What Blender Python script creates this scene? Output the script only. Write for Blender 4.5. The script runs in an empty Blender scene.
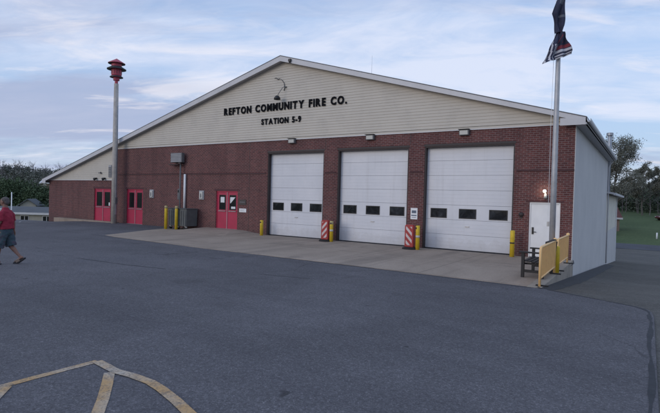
import bpy, bmesh, math, random
from mathutils import Vector, Matrix, noise as mnoise
R = math.radians
rnd = random.Random(7)
S = bpy.context.scene
COL = S.collection

# ------------------------------------------------------------------ camera
cd = bpy.data.cameras.new('camera'); cam = bpy.data.objects.new('camera', cd); COL.objects.link(cam)
r_ = Vector((0.8366062, 0.54718643, 0.02602067))
d_ = Vector((0.03177981, -0.00105937, -0.99949433))
f_ = Vector((-0.54688217, 0.83701009, -0.01827575))
u_, b_ = -d_, -f_
cam.matrix_world = Matrix(((r_.x, u_.x, b_.x, 0.0), (r_.y, u_.y, b_.y, -19.3086), (r_.z, u_.z, b_.z, 2.03), (0, 0, 0, 1)))
cd.sensor_width = 36.0; cd.lens = 36.0 * 487 / 660
cd.clip_start = 0.1; cd.clip_end = 3000
S.camera = cam

# ------------------------------------------------------------------ world, sun, exposure
SUN_EL, SUN_AZ = 14.0, 200.0        # the sun is low, veiled, behind and to the left of the photographer
w = bpy.data.worlds.new('World'); S.world = w; w.use_nodes = True
nt = w.node_tree; nt.nodes.clear()
def N(t, kind, **kw):
    n = t.nodes.new(kind)
    for k, v in kw.items(): setattr(n, k, v)
    return n
def math_node(t, op, a, b=None, clamp=False):
    n = N(t, 'ShaderNodeMath', operation=op); n.use_clamp = clamp
    for i, v in enumerate((a, b)):
        if v is None: continue
        if isinstance(v, (int, float)): n.inputs[i].default_value = v
        else: t.links.new(v, n.inputs[i])
    return n.outputs[0]
def ramp(t, fac, stops):
    n = N(t, 'ShaderNodeValToRGB'); cr = n.color_ramp
    while len(cr.elements) < len(stops): cr.elements.new(0.5)
    for e, (p, c) in zip(cr.elements, stops):
        e.position = p; e.color = (c[0], c[1], c[2], 1) if hasattr(c, '__len__') else (c, c, c, 1)
    t.links.new(fac, n.inputs[0]); return n.outputs[0]
def mixc(t, fac, a, b, mode='MIX'):
    n = N(t, 'ShaderNodeMix', data_type='RGBA', blend_type=mode)
    for sock, v in ((n.inputs[0], fac), (n.inputs[6], a), (n.inputs[7], b)):
        if isinstance(v, (int, float)): sock.default_value = v
        elif isinstance(v, tuple): sock.default_value = (*v, 1) if len(v) == 3 else v
        else: t.links.new(v, sock)
    return n.outputs[2]
def noise(t, vec, scale, detail=4, rough=0.55, dist=0.0):
    n = N(t, 'ShaderNodeTexNoise'); n.inputs['Scale'].default_value = scale
    n.inputs['Detail'].default_value = detail; n.inputs['Roughness'].default_value = rough
    n.inputs['Distortion'].default_value = dist
    if vec is not None: t.links.new(vec, n.inputs['Vector'])
    return n.outputs['Fac']

sky = N(nt, 'ShaderNodeTexSky', sky_type='NISHITA'); sky.sun_disc = False
sky.sun_elevation = R(SUN_EL); sky.sun_rotation = R(SUN_AZ); sky.altitude = 100; sky.dust_density = 1.5; sky.ozone_density = 1.6
tc = N(nt, 'ShaderNodeTexCoord'); sp = N(nt, 'ShaderNodeSeparateXYZ'); nt.links.new(tc.outputs['Generated'], sp.inputs[0])
X_, Y_, Z_ = sp.outputs
zc = math_node(nt, 'ADD', math_node(nt, 'MAXIMUM', Z_, 0.0), 0.16)
aa = math_node(nt, 'ADD', math_node(nt, 'MULTIPLY', X_, 0.84), math_node(nt, 'MULTIPLY', Y_, 0.55))
bb = math_node(nt, 'ADD', math_node(nt, 'MULTIPLY', X_, -0.55), math_node(nt, 'MULTIPLY', Y_, 0.84))
ua = math_node(nt, 'DIVIDE', aa, zc); ub = math_node(nt, 'DIVIDE', bb, zc)
def cvec(sa, sb, off, skew=0.0):
    c = N(nt, 'ShaderNodeCombineXYZ')
    nt.links.new(math_node(nt, 'ADD', math_node(nt, 'MULTIPLY', ua, sa), math_node(nt, 'MULTIPLY', ub, skew)), c.inputs[0])
    nt.links.new(math_node(nt, 'MULTIPLY', ub, sb), c.inputs[1]); c.inputs[2].default_value = off
    return c.outputs[0]
# where in the sky the cloud gathers: P is the bearing, Q the height above the horizon
bf = math_node(nt, 'MAXIMUM', bb, 0.15); P_ = math_node(nt, 'DIVIDE', aa, bf); Q_ = math_node(nt, 'DIVIDE', Z_, bf)
def gather(p0, q0, wp, wq):
    a = math_node(nt, 'DIVIDE', math_node(nt, 'SUBTRACT', P_, p0), wp); b = math_node(nt, 'DIVIDE', math_node(nt, 'SUBTRACT', Q_, q0), wq)
    d = math_node(nt, 'ADD', math_node(nt, 'MULTIPLY', a, a), math_node(nt, 'MULTIPLY', b, b))
    return math_node(nt, 'SUBTRACT', 1.0, d, clamp=True)
def plus(a, b, k): return math_node(nt, 'ADD', a, math_node(nt, 'MULTIPLY', b, k))
n1 = noise(nt, cvec(0.62, 1.05, 3.1, 0.45), 1.0, 10, 0.58, 0.6)
n1 = plus(plus(n1, gather(0.18, 0.25, 0.42, 0.17), 0.045), gather(-0.60, 0.33, 0.42, 0.09), 0.06)
n1 = plus(plus(n1, gather(0.52, 0.16, 0.28, 0.20), -0.09), gather(0.62, 0.19, 0.12, 0.025), 0.22)
n1 = plus(n1, math_node(nt, 'SUBTRACT', noise(nt, cvec(2.4, 4.6, 41.0, 1.2), 1.0, 9, 0.62, 0.7), 0.5), 0.45)
thin = ramp(nt, n1, [(0.38, 0.0), (0.52, 0.42), (0.68, 1.0)])
n2 = noise(nt, cvec(0.40, 1.5, 11.7), 1.0, 8, 0.55, 0.3)
n2 = plus(plus(n2, gather(-0.50, 0.175, 0.46, 0.075), 0.30), gather(-0.1, 0.14, 0.5, 0.06), 0.05)
n2 = plus(n2, gather(0.5, 0.15, 0.45, 0.25), -0.08)
n2 = plus(n2, math_node(nt, 'SUBTRACT', noise(nt, cvec(1.7, 4.0, 57.0), 1.0, 8, 0.6, 0.5), 0.5), 0.5)
bank = ramp(nt, n2, [(0.48, 0.0), (0.72, 1.0)])
n3 = plus(noise(nt, cvec(1.3, 3.2, 25.0), 1.0, 9, 0.6, 0.6), gather(-0.30, 0.23, 0.16, 0.045), 0.22)
puff = ramp(nt, n3, [(0.56, 0.0), (0.70, 1.0)])
low = ramp(nt, Z_, [(0.0, 1.0), (0.30, 0.8), (0.48, 0.0)])
nish = mixc(nt, 0.72, sky.outputs[0], ramp(nt, Z_, [(0.0, (3.7, 4.7, 6.6)), (0.25, (3.9, 5.3, 7.9)), (0.6, (2.9, 4.4, 7.4))]))
c1 = mixc(nt, math_node(nt, 'MULTIPLY', thin, 0.78), nish, (6.1, 6.45, 7.6))
c2 = mixc(nt, math_node(nt, 'MULTIPLY', math_node(nt, 'MULTIPLY', bank, low), 0.85), c1, (3.15, 3.6, 5.1))
c2 = mixc(nt, math_node(nt, 'MULTIPLY', math_node(nt, 'MULTIPLY', puff, low), 0.55), c2, (7.6, 7.2, 7.4))
bg = N(nt, 'ShaderNodeBackground'); nt.links.new(c2, bg.inputs[0]); bg.inputs[1].default_value = 0.118
wo = N(nt, 'ShaderNodeOutputWorld'); nt.links.new(bg.outputs[0], wo.inputs[0])

sl = bpy.data.lights.new('sun', 'SUN'); sl.energy = 0.5; sl.angle = R(25); sl.color = (1.0, 0.93, 0.88)
sun = bpy.data.objects.new('sun', sl); COL.objects.link(sun)
# light comes from behind the photographer's left shoulder
sdir = Vector((-0.35, -0.85, 0.0)).normalized() * math.cos(R(SUN_EL)) + Vector((0, 0, math.sin(R(SUN_EL))))
sun.rotation_euler = sdir.to_track_quat('Z', 'Y').to_euler()
sky.sun_rotation = math.atan2(sdir.x, sdir.y)
S.view_settings.view_transform = 'Standard'; S.view_settings.look = 'None'
S.view_settings.exposure = 0.14; S.view_settings.gamma = 1.0; S.view_settings.use_curve_mapping = False
S.render.engine = 'CYCLES'

# ------------------------------------------------------------------ materials
def newmat(name):
    m = bpy.data.materials.new(name); m.use_nodes = True; t = m.node_tree
    p = t.nodes['Principled BSDF']; return m, t, p
def setcol(t, p, c):
    if isinstance(c, tuple): p.inputs['Base Color'].default_value = (*c, 1)
    else: t.links.new(c, p.inputs['Base Color'])
def objc(t): return N(t, 'ShaderNodeTexCoord').outputs['Object']
def bump(t, p, h, strength=0.3, dist=0.01):
    b = N(t, 'ShaderNodeBump'); b.inputs['Strength'].default_value = strength; b.inputs['Distance'].default_value = dist
    t.links.new(h, b.inputs['Height']); t.links.new(b.outputs[0], p.inputs['Normal'])
def plain(name, c, rough=0.6, metal=0.0, var=0.12, scale=3.0, bmp=0.0, spec=0.5, dirt=None):
    m, t, p = newmat(name); v = objc(t)
    n = noise(t, v, scale, 6, 0.6)
    lo = tuple(max(0, x * (1 - var)) for x in c); hi = tuple(x * (1 + var) for x in c)
    col = ramp(t, n, [(0.3, lo), (0.7, hi)])
    if dirt:
        col = mixc(t, ramp(t, noise(t, v, dirt[1], 8, 0.7), [(0.5, 0.0), (0.72, dirt[2])]), col, dirt[0])
    setcol(t, p, col); p.inputs['Roughness'].default_value = rough; p.inputs['Metallic'].default_value = metal
    p.inputs['Specular IOR Level'].default_value = spec
    if bmp: bump(t, p, noise(t, v, scale * 14, 4), bmp, 0.004)
    return m

def brick_mat():
    m, t, p = newmat('brick'); s = N(t, 'ShaderNodeSeparateXYZ'); t.links.new(objc(t), s.inputs[0])
    c = N(t, 'ShaderNodeCombineXYZ')
    t.links.new(math_node(t, 'ADD', s.outputs[0], s.outputs[1]), c.inputs[0]); t.links.new(s.outputs[2], c.inputs[1])
    b = N(t, 'ShaderNodeTexBrick'); t.links.new(c.outputs[0], b.inputs['Vector'])
    b.inputs['Scale'].default_value = 1.0; b.inputs['Brick Width'].default_value = 0.215; b.inputs['Row Height'].default_value = 0.075
    b.inputs['Mortar Size'].default_value = 0.010; b.inputs['Mortar Smooth'].default_value = 0.2; b.inputs['Bias'].default_value = -0.1
    b.inputs['Color1'].default_value = (0.146, 0.054, 0.051, 1); b.inputs['Color2'].default_value = (0.094, 0.040, 0.040, 1)
    b.inputs['Mortar'].default_value = (0.200, 0.150, 0.145, 1)
    v = mixc(t, 1.0, b.outputs['Color'], ramp(t, noise(t, c.outputs[0], 0.45, 5), [(0.3, (0.86, 0.84, 0.85)), (0.7, (1.14, 1.12, 1.1))]), 'MULTIPLY')
    v = mixc(t, 1.0, v, ramp(t, noise(t, c.outputs[0], 9.0, 2), [(0.25, (0.8, 0.78, 0.8)), (0.75, (1.25, 1.2, 1.15))]), 'MULTIPLY')
    ms = N(t, 'ShaderNodeMapping'); t.links.new(c.outputs[0], ms.inputs[0]); ms.inputs['Scale'].default_value = (1.6, 0.14, 1)
    v = mixc(t, 1.0, v, ramp(t, noise(t, ms.outputs[0], 1.0, 6, 0.65), [(0.34, (0.80, 0.80, 0.82)), (0.55, (1.0,) * 3), (0.72, (1.14, 1.13, 1.13))]), 'MULTIPLY')
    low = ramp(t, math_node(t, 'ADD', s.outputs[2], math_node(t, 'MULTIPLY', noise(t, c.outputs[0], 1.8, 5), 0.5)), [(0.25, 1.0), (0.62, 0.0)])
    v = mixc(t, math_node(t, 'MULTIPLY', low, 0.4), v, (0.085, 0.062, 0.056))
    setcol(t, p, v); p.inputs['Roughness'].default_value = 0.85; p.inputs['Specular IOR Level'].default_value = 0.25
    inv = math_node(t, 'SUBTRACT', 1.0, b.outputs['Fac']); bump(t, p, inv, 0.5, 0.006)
    return m
def asphalt_mat(name, base, crack=1.0, marks=1.0):
    m, t, p = newmat(name); v = objc(t)
    def sc(k): return tuple(x * k for x in base)
    col = ramp(t, noise(t, v, 0.22, 6, 0.62, 0.6), [(0.32, sc(0.84)), (0.68, sc(1.16))])
    mp = N(t, 'ShaderNodeMapping'); t.links.new(v, mp.inputs[0]); mp.inputs['Rotation'].default_value = (0, 0, 0.35); mp.inputs['Scale'].default_value = (0.10, 1.1, 1)
    col = mixc(t, marks, col, ramp(t, noise(t, mp.outputs[0], 1.0, 5, 0.6, 0.5), [(0.32, (0.91, 0.91, 0.92)), (0.5, (1.0,) * 3), (0.68, (1.05,) * 3)]), 'MULTIPLY')
    col = mixc(t, 1.0, col, ramp(t, noise(t, v, 2.3, 5, 0.6), [(0.3, (0.92,) * 3), (0.7, (1.08,) * 3)]), 'MULTIPLY')
    col = mixc(t, 1.0, col, ramp(t, noise(t, v, 17.0, 4, 0.8), [(0.34, (0.78,) * 3), (0.5, (1.0,) * 3), (0.66, (1.26,) * 3)]), 'MULTIPLY')
    vc = N(t, 'ShaderNodeTexVoronoi'); vc.inputs['Scale'].default_value = 78.0; t.links.new(v, vc.inputs['Vector'])
    g = N(t, 'ShaderNodeSeparateXYZ'); t.links.new(vc.outputs['Color'], g.inputs[0])
    col = mixc(t, 0.9, col, ramp(t, g.outputs[0], [(0.0, (0.70,) * 3), (0.6, (0.98,) * 3), (0.88, (1.12,) * 3), (1.0, (1.7, 1.68, 1.62))]), 'MULTIPLY')
    vo = N(t, 'ShaderNodeTexVoronoi', feature='DISTANCE_TO_EDGE'); vo.inputs['Scale'].default_value = 0.17
    wn = N(t, 'ShaderNodeTexNoise'); wn.inputs['Scale'].default_value = 0.8; wn.inputs['Detail'].default_value = 7; t.links.new(v, wn.inputs['Vector'])
    t.links.new(mixc(t, 0.8, v, wn.outputs['Color'], 'ADD'), vo.inputs['Vector'])
    ck = ramp(t, vo.outputs['Distance'], [(0.0, 1.0), (0.0035, 0.0)])
    brk = ramp(t, noise(t, v, 0.30, 3), [(0.54, 0.0), (0.60, 1.0)])
    col = mixc(t, math_node(t, 'MULTIPLY', math_node(t, 'MULTIPLY', ck, brk), 0.6 * crack), col, sc(0.4))
    col = mixc(t, ramp(t, noise(t, v, 0.8, 4, 0.55, 1.0), [(0.63, 0.0), (0.74, 0.4 * marks)]), col, sc(0.5))
    col = mixc(t, ramp(t, noise(t, v, 3.1, 2, 0.4, 0.3), [(0.74, 0.0), (0.79, 0.75 * marks)]), col, sc(0.35))
    setcol(t, p, col); p.inputs['Roughness'].default_value = 0.9; p.inputs['Specular IOR Level'].default_value = 0.25
    bump(t, p, math_node(t, 'ADD', g.outputs[1], noise(t, v, 30.0, 3, 0.7)), 0.6, 0.006); return m
def concrete_mat():
    m, t, p = newmat('apron_concrete'); v = objc(t)
    col = ramp(t, noise(t, v, 0.35, 6, 0.65, 0.8), [(0.3, (0.275, 0.216, 0.168)), (0.7, (0.380, 0.303, 0.240))])
    col = mixc(t, 1.0, col, ramp(t, noise(t, v, 40, 3, 0.7), [(0.3, (0.82,) * 3), (0.7, (1.2,) * 3)]), 'MULTIPLY')
    s = N(t, 'ShaderNodeSeparateXYZ'); t.links.new(v, s.inputs[0])
    def joint(c, per, off):
        m_ = math_node(t, 'ABSOLUTE', math_node(t, 'SUBTRACT', math_node(t, 'FRACT', math_node(t, 'DIVIDE', math_node(t, 'ADD', c, off), per)), 0.5))
        return math_node(t, 'LESS_THAN', m_, 0.014 / per)
    j = math_node(t, 'MAXIMUM', joint(s.outputs[0], 3.05, 0.7), joint(s.outputs[1], 3.35, 1.675))
    col = mixc(t, math_node(t, 'MULTIPLY', j, 0.6), col, (0.06, 0.052, 0.048))
    mq = N(t, 'ShaderNodeMapping'); t.links.new(v, mq.inputs[0]); mq.inputs['Scale'].default_value = (1.5, 0.10, 1)
    col = mixc(t, ramp(t, noise(t, mq.outputs[0], 1.0, 5, 0.6, 0.2), [(0.50, 0.0), (0.70, 0.45)]), col, (0.12, 0.098, 0.084))
    st = ramp(t, noise(t, v, 0.9, 5, 0.6, 0.8), [(0.58, 0.0), (0.75, 0.45)])
    col = mixc(t, st, col, (0.09, 0.078, 0.072))
    setcol(t, p, col); p.inputs['Roughness'].default_value = 0.9; bump(t, p, noise(t, v, 60, 3), 0.3, 0.004); return m
def grass_mat():
    m, t, p = newmat('grass'); v = objc(t)
    col = ramp(t, noise(t, v, 0.12, 8, 0.7), [(0.3, (0.070, 0.098, 0.048)), (0.7, (0.108, 0.142, 0.070))])
    col = mixc(t, 1.0, col, ramp(t, noise(t, v, 3.0, 4, 0.8), [(0.3, (0.75,) * 3), (0.7, (1.25,) * 3)]), 'MULTIPLY')
    setcol(t, p, col); p.inputs['Roughness'].default_value = 1.0; p.inputs['Specular IOR Level'].default_value = 0.1; return m
def leaf_mat(name, c, v=0.45):
    m, t, p = newmat(name); g = N(t, 'ShaderNodeNewGeometry')
    col = ramp(t, g.outputs['Random Per Island'], [(0.0, tuple(x * (1 - v) for x in c)), (1.0, tuple(x * (1 + v) for x in c))])
    setcol(t, p, col); p.inputs['Roughness'].default_value = 0.8; p.inputs['Specular IOR Level'].default_value = 0.2; return m
def paint_line_mat():
    m, t, p = newmat('worn_line_paint'); v = objc(t)
    n = noise(t, v, 38, 4, 0.75); big = noise(t, v, 1.6, 3)
    col = ramp(t, big, [(0.42, (0.50, 0.31, 0.14)), (0.66, (0.48, 0.42, 0.35))])
    worn = ramp(t, math_node(t, 'ADD', n, math_node(t, 'MULTIPLY', noise(t, v, 5, 4), 0.4)), [(0.66, 0.0), (0.92, 1.0)])
    setcol(t, p, mixc(t, worn, col, (0.10, 0.095, 0.095))); p.inputs['Roughness'].default_value = 0.8
    bump(t, p, noise(t, v, 75, 3, 0.75), 0.4, 0.005); return m
def roof_mat():
    m, t, p = newmat('shingle'); v = objc(t)
    setcol(t, p, ramp(t, noise(t, v, 6, 6, 0.7), [(0.3, (0.10, 0.10, 0.11)), (0.7, (0.17, 0.17, 0.18))])); p.inputs['Roughness'].default_value = 0.9; return m
def door_mat():
    m, t, p = newmat('bay_door_white'); v = objc(t); s = N(t, 'ShaderNodeSeparateXYZ'); t.links.new(v, s.inputs[0])
    col = ramp(t, noise(t, v, 0.9, 6, 0.6), [(0.3, (0.61, 0.62, 0.66)), (0.7, (0.69, 0.69, 0.72))])
    h = math_node(t, 'ADD', s.outputs[2], math_node(t, 'MULTIPLY', noise(t, v, 3.5, 6, 0.7), 1.1))
    col = mixc(t, math_node(t, 'MULTIPLY', ramp(t, h, [(0.35, 1.0), (0.95, 0.25), (1.0, 0.0)]), 0.42), col, (0.36, 0.33, 0.31))
    mp = N(t, 'ShaderNodeMapping'); t.links.new(v, mp.inputs[0]); mp.inputs['Scale'].default_value = (4.5, 4.5, 0.25)
    col = mixc(t, ramp(t, noise(t, mp.outputs[0], 1.0, 6, 0.7), [(0.55, 0.0), (0.75, 0.30)]), col, (0.44, 0.43, 0.43))
    setcol(t, p, col); p.inputs['Roughness'].default_value = 0.42; bump(t, p, noise(t, v, 1.3, 3), 0.25, 0.02); return m
def wall_mat():
    m, t, p = newmat('grey_painted_wall'); v = objc(t)
    col = ramp(t, noise(t, v, 0.6, 6, 0.6), [(0.3, (0.53, 0.515, 0.50)), (0.7, (0.60, 0.58, 0.56))])
    mp = N(t, 'ShaderNodeMapping'); t.links.new(v, mp.inputs[0]); mp.inputs['Scale'].default_value = (1.0, 1.6, 0.12)
    col = mixc(t, ramp(t, noise(t, mp.outputs[0], 1.0, 7, 0.7), [(0.52, 0.0), (0.80, 0.22)]), col, (0.40, 0.39, 0.385))
    col = mixc(t, ramp(t, noise(t, v, 1.7, 6, 0.75), [(0.62, 0.0), (0.72, 0.35)]), col, (0.60, 0.60, 0.60))
    setcol(t, p, col); p.inputs['Roughness'].default_value = 0.85
    bump(t, p, math_node(t, 'ADD', noise(t, v, 25, 4, 0.7), math_node(t, 'MULTIPLY', noise(t, v, 2, 3), 2.0)), 0.5, 0.012); return m
def pane_mat():
    m, t, p = newmat('bay_glass'); v = objc(t)
    setcol(t, p, ramp(t, noise(t, v, 2.2, 3, 0.6, 0.6), [(0.42, (0.010, 0.011, 0.014)), (0.62, (0.035, 0.038, 0.045)), (0.78, (0.10, 0.10, 0.105))]))
    p.inputs['Roughness'].default_value = 0.07; bump(t, p, noise(t, v, 1.2, 2), 0.25, 0.02); return m
def fabric_noise(name, cols, scale, rough=0.95):
    m, t, p = newmat(name); n = noise(t, objc(t), scale, 3, 0.6)
    setcol(t, p, ramp(t, n, cols)); p.inputs['Roughness'].default_value = rough; return m
def glass_mat():
    m, t, p = newmat('dark_glass')
    setcol(t, p, (0.012, 0.013, 0.016)); p.inputs['Roughness'].default_value = 0.12; p.inputs['Specular IOR Level'].default_value = 0.5; return m
def emit_mat(name, c, s):
    m, t, p = newmat(name); setcol(t, p, (0.8, 0.8, 0.8)); p.inputs['Emission Color'].default_value = (*c, 1); p.inputs['Emission Strength'].default_value = s; return m

M = dict(
    brick=brick_mat(), siding=plain('vinyl_siding', (0.535, 0.488, 0.418), 0.55, var=0.05, scale=0.8, dirt=((0.30, 0.28, 0.26), 1.1, 0.3)),
    trim=plain('white_trim', (0.56, 0.55, 0.56), 0.45, var=0.05, dirt=((0.34, 0.34, 0.35), 1.5, 0.4)),
    trim_grey=plain('grey_trim', (0.33, 0.33, 0.35), 0.5, var=0.08), soffit=plain('soffit', (0.42, 0.42, 0.43), 0.6, var=0.05),
    sidewall=wall_mat(),
    gdoor=door_mat(), pane=pane_mat(),
    rubber=plain('black_rubber', (0.018, 0.017, 0.018), 0.8), jamb=plain('dark_bronze', (0.035, 0.025, 0.026), 0.6),
    red=plain('red_door_paint', (0.43, 0.018, 0.065), 0.45, var=0.08, dirt=((0.28, 0.03, 0.045), 2.0, 0.5)),
    redp=plain('red_panel', (0.36, 0.03, 0.03), 0.5, var=0.12), whitep=plain('reflective_white', (0.62, 0.52, 0.50), 0.5, var=0.1),
    glass=glass_mat(), steel=plain('steel', (0.35, 0.36, 0.38), 0.35, 0.8), galv=plain('galvanised', (0.34, 0.36, 0.39), 0.45, 0.6, var=0.15, scale=6),
    alu=plain('flagpole_aluminium', (0.44, 0.44, 0.45), 0.5, 0.35, var=0.12, scale=5),
    wood=plain('weathered_pole_wood', (0.45, 0.41, 0.365), 0.9, var=0.18, scale=4, bmp=0.4),
    white=plain('white_paint', (0.80, 0.80, 0.80), 0.5, var=0.04), paper=plain('paper', (0.75, 0.76, 0.76), 0.9, var=0.03),
    yellow=plain('yellow_sleeve', (0.72, 0.50, 0.03), 0.5, var=0.08, dirt=((0.30, 0.22, 0.05), 5.0, 0.5)),
    black=plain('black_metal', (0.02, 0.02, 0.022), 0.5), blackp=plain('black_bench', (0.016, 0.016, 0.018), 0.6, var=0.2),
    siren=plain('siren_red', (0.42, 0.05, 0.085), 0.5, var=0.1), siren_d=plain('siren_dark', (0.035, 0.05, 0.055), 0.5, var=0.2),
    concw=plain('retaining_concrete', (0.32, 0.275, 0.225), 0.9, var=0.15, scale=1.6, bmp=0.4, dirt=((0.12, 0.11, 0.10), 2.0, 0.5)),
    barr=plain('orange_plastic', (0.88, 0.50, 0.17), 0.55, var=0.08, dirt=((0.55, 0.20, 0.08), 3.2, 0.5)),
    barrt=plain('orange_tube', (0.90, 0.56, 0.24), 0.5, var=0.05),
    bin=plain('dark_bin', (0.105, 0.112, 0.112), 0.6, var=0.15), grey=plain('grey_box', (0.13, 0.13, 0.135), 0.6, var=0.15),
    lens=plain('lamp_lens', (0.55, 0.54, 0.50), 0.3, var=0.05), concrete=concrete_mat(),
    asphalt=asphalt_mat('lot_asphalt', (0.119, 0.114, 0.122)), drive=asphalt_mat('drive_asphalt', (0.124, 0.116, 0.104), crack=0.6),
    tar=plain('tar', (0.030, 0.031, 0.036), 0.8, var=0.3, scale=8), grass=grass_mat(), linep=paint_line_mat(), roof=roof_mat(),
    leaf_sparse=leaf_mat('spring_leaves', (0.150, 0.150, 0.120)), leaf_dark=leaf_mat('evergreen_leaves', (0.068, 0.098, 0.054)),
    leaf_mid=leaf_mat('field_tree_leaves', (0.088, 0.112, 0.076)), twig=leaf_mat('bare_twigs', (0.19, 0.17, 0.18), 0.3),
    bark=plain('bark', (0.11, 0.10, 0.09), 0.95, var=0.3, bmp=0.5), cream=plain('cream_siding', (0.70, 0.66, 0.56), 0.7, var=0.06, dirt=((0.34, 0.33, 0.29), 1.0, 0.4)),
    skin=plain('skin', (0.22, 0.115, 0.085), 0.6, var=0.08, scale=8), hair=plain('grey_brown_hair', (0.10, 0.085, 0.08), 0.9, var=0.3, scale=30),
    shirt=plain('red_shirt', (0.27, 0.022, 0.045), 0.95, var=0.15, scale=9), under=plain('pale_undershirt', (0.50, 0.50, 0.47), 0.9, var=0.1),
    shorts=fabric_noise('plaid_shorts', [(0.3, (0.045, 0.055, 0.085)), (0.5, (0.05, 0.085, 0.10)), (0.7, (0.085, 0.055, 0.085))], 7),
    sandal=plain('tan_sandal', (0.20, 0.15, 0.12), 0.8), sole=plain('dark_sole', (0.02, 0.02, 0.025), 0.8),
    flag_dark=plain('navy_black_cloth', (0.030, 0.034, 0.065), 0.9, var=0.25, scale=6), carred=plain('car_red', (0.10, 0.012, 0.02), 0.25, var=0.03, spec=0.6),
    tyre=plain('tyre', (0.015, 0.015, 0.016), 0.8), cream_dull=plain('dull_cream', (0.33, 0.31, 0.27), 0.8, var=0.1), leaf_far=leaf_mat('hill_leaves', (0.135, 0.145, 0.125), 0.35), brown=plain('brown_house', (0.20, 0.14, 0.115), 0.85), lowroof=plain('slate_roof', (0.085, 0.092, 0.10), 0.9, var=0.15, scale=1),
    letter=plain('letter_black', (0.008, 0.008, 0.010), 0.9, spec=0.1), lampon=emit_mat('lit_lamp', (1.0, 0.88, 0.72), 6.0))

# ------------------------------------------------------------------ mesh building
class MB:
    def __init__(s): s.v = []; s.f = []
    def add(s, vs, fs):
        o = len(s.v); s.v += [tuple(v) for v in vs]; s.f += [tuple(i + o for i in f) for f in fs]; return s
    def box(s, x0, x1, y0, y1, z0, z1):
        return s.add([(x0, y0, z0), (x1, y0, z0), (x1, y1, z0), (x0, y1, z0), (x0, y0, z1), (x1, y0, z1), (x1, y1, z1), (x0, y1, z1)],
                     [(0, 3, 2, 1), (4, 5, 6, 7), (0, 1, 5, 4), (1, 2, 6, 5), (2, 3, 7, 6), (3, 0, 4, 7)])
    def prism_y(s, poly, y0, y1):            # poly in xz, counter-clockwise seen from -y
        n = len(poly); vs = [(x, y0, z) for x, z in poly] + [(x, y1, z) for x, z in poly]
        return s.add(vs, [tuple(range(n)), tuple(range(2 * n - 1, n - 1, -1))] + [(i, i + n, (i + 1) % n + n, (i + 1) % n) for i in range(n)])
    def prism_x(s, poly, x0, x1):            # poly in yz
        n = len(poly); vs = [(x0, y, z) for y, z in poly] + [(x1, y, z) for y, z in poly]
        return s.add(vs, [tuple(range(n)), tuple(range(2 * n - 1, n - 1, -1))] + [(i, i + n, (i + 1) % n + n, (i + 1) % n) for i in range(n)])
    def lathe(s, prof, n=20, c=(0, 0, 0)):
        vs = []; k = len(prof)
        for i in range(n):
            a = 2 * math.pi * i / n
            vs += [(c[0] + r * math.cos(a), c[1] + r * math.sin(a), c[2] + z) for r, z in prof]
        fs = [(i * k + j, ((i + 1) % n) * k + j, ((i + 1) % n) * k + j + 1, i * k + j + 1) for i in range(n) for j in range(k - 1)]
        if prof[0][0] > 1e-6: fs.append(tuple(i * k for i in reversed(range(n))))
        if prof[-1][0] > 1e-6: fs.append(tuple(i * k + k - 1 for i in range(n)))
        return s.add(vs, fs)
    def tube(s, pts, rads, n=8, cap=True):
        pts = [Vector(p) for p in pts]
        if not hasattr(rads, '__len__'): rads = [rads] * len(pts)
        vs = []; up = Vector((0.13, 0.21, 0.97))
        for i, p in enumerate(pts):
            d = (pts[min(i + 1, len(pts) - 1)] - pts[max(i - 1, 0)]).normalized()
            a = d.cross(up)
            if a.length < 0.05: a = d.cross(Vector((1, 0.1, 0)))
            a.normalize(); b = d.cross(a); up = a.cross(d)
            vs += [p + (a * math.cos(2 * math.pi * j / n) + b * math.sin(2 * math.pi * j / n)) * rads[i] for j in range(n)]
        fs = [(i * n + j, i * n + (j + 1) % n, (i + 1) * n + (j + 1) % n, (i + 1) * n + j) for i in range(len(pts) - 1) for j in range(n)]
        if cap: fs += [tuple(reversed(range(n))), tuple(range((len(pts) - 1) * n, len(pts) * n))]
        return s.add(vs, fs)
    def obj(s, name, m, parent=None, smooth=False, bevel=0.0, fix=True):
        me = bpy.data.meshes.new(name); me.from_pydata(s.v, [], s.f); me.validate()
        if fix and len(s.f) < 20000:
            bm = bmesh.new(); bm.from_mesh(me); bmesh.ops.recalc_face_normals(bm, faces=bm.faces); bm.to_mesh(me); bm.free()
        me.materials.append(M[m] if isinstance(m, str) else m)
        o = bpy.data.objects.new(name, me); COL.objects.link(o)
        if parent: o.parent = parent
        if smooth:
            for p in me.polygons: p.use_smooth = True
        if bevel:
            b = o.modifiers.new('bevel', 'BEVEL'); b.width = bevel; b.segments = 2; b.limit_method = 'ANGLE'
        return o
def tag(o, label=None, cat=None, group=None, kind=None):
    if label: o['label'] = label
    if cat: o['category'] = cat
    if group: o['group'] = group
    if kind: o['kind'] = kind
    return o
def thing(name, label, cat, loc=(0, 0, 0), rz=0.0, group=None):
    o = bpy.data.objects.new(name, None); COL.objects.link(o); o.location = loc; o.rotation_euler = (0, 0, rz)
    o.empty_display_size = 0.2
    return tag(o, label, cat, group)
def copy_tree(o, parent=None):
    c = o.copy(); COL.objects.link(c); c.parent = parent
    for ch in [x for x in bpy.data.objects if x.parent == o]: copy_tree(ch, c)
    return c
def ngon_xz(mb, pts, y0, y1): mb.prism_y(pts, y0, y1)

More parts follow.
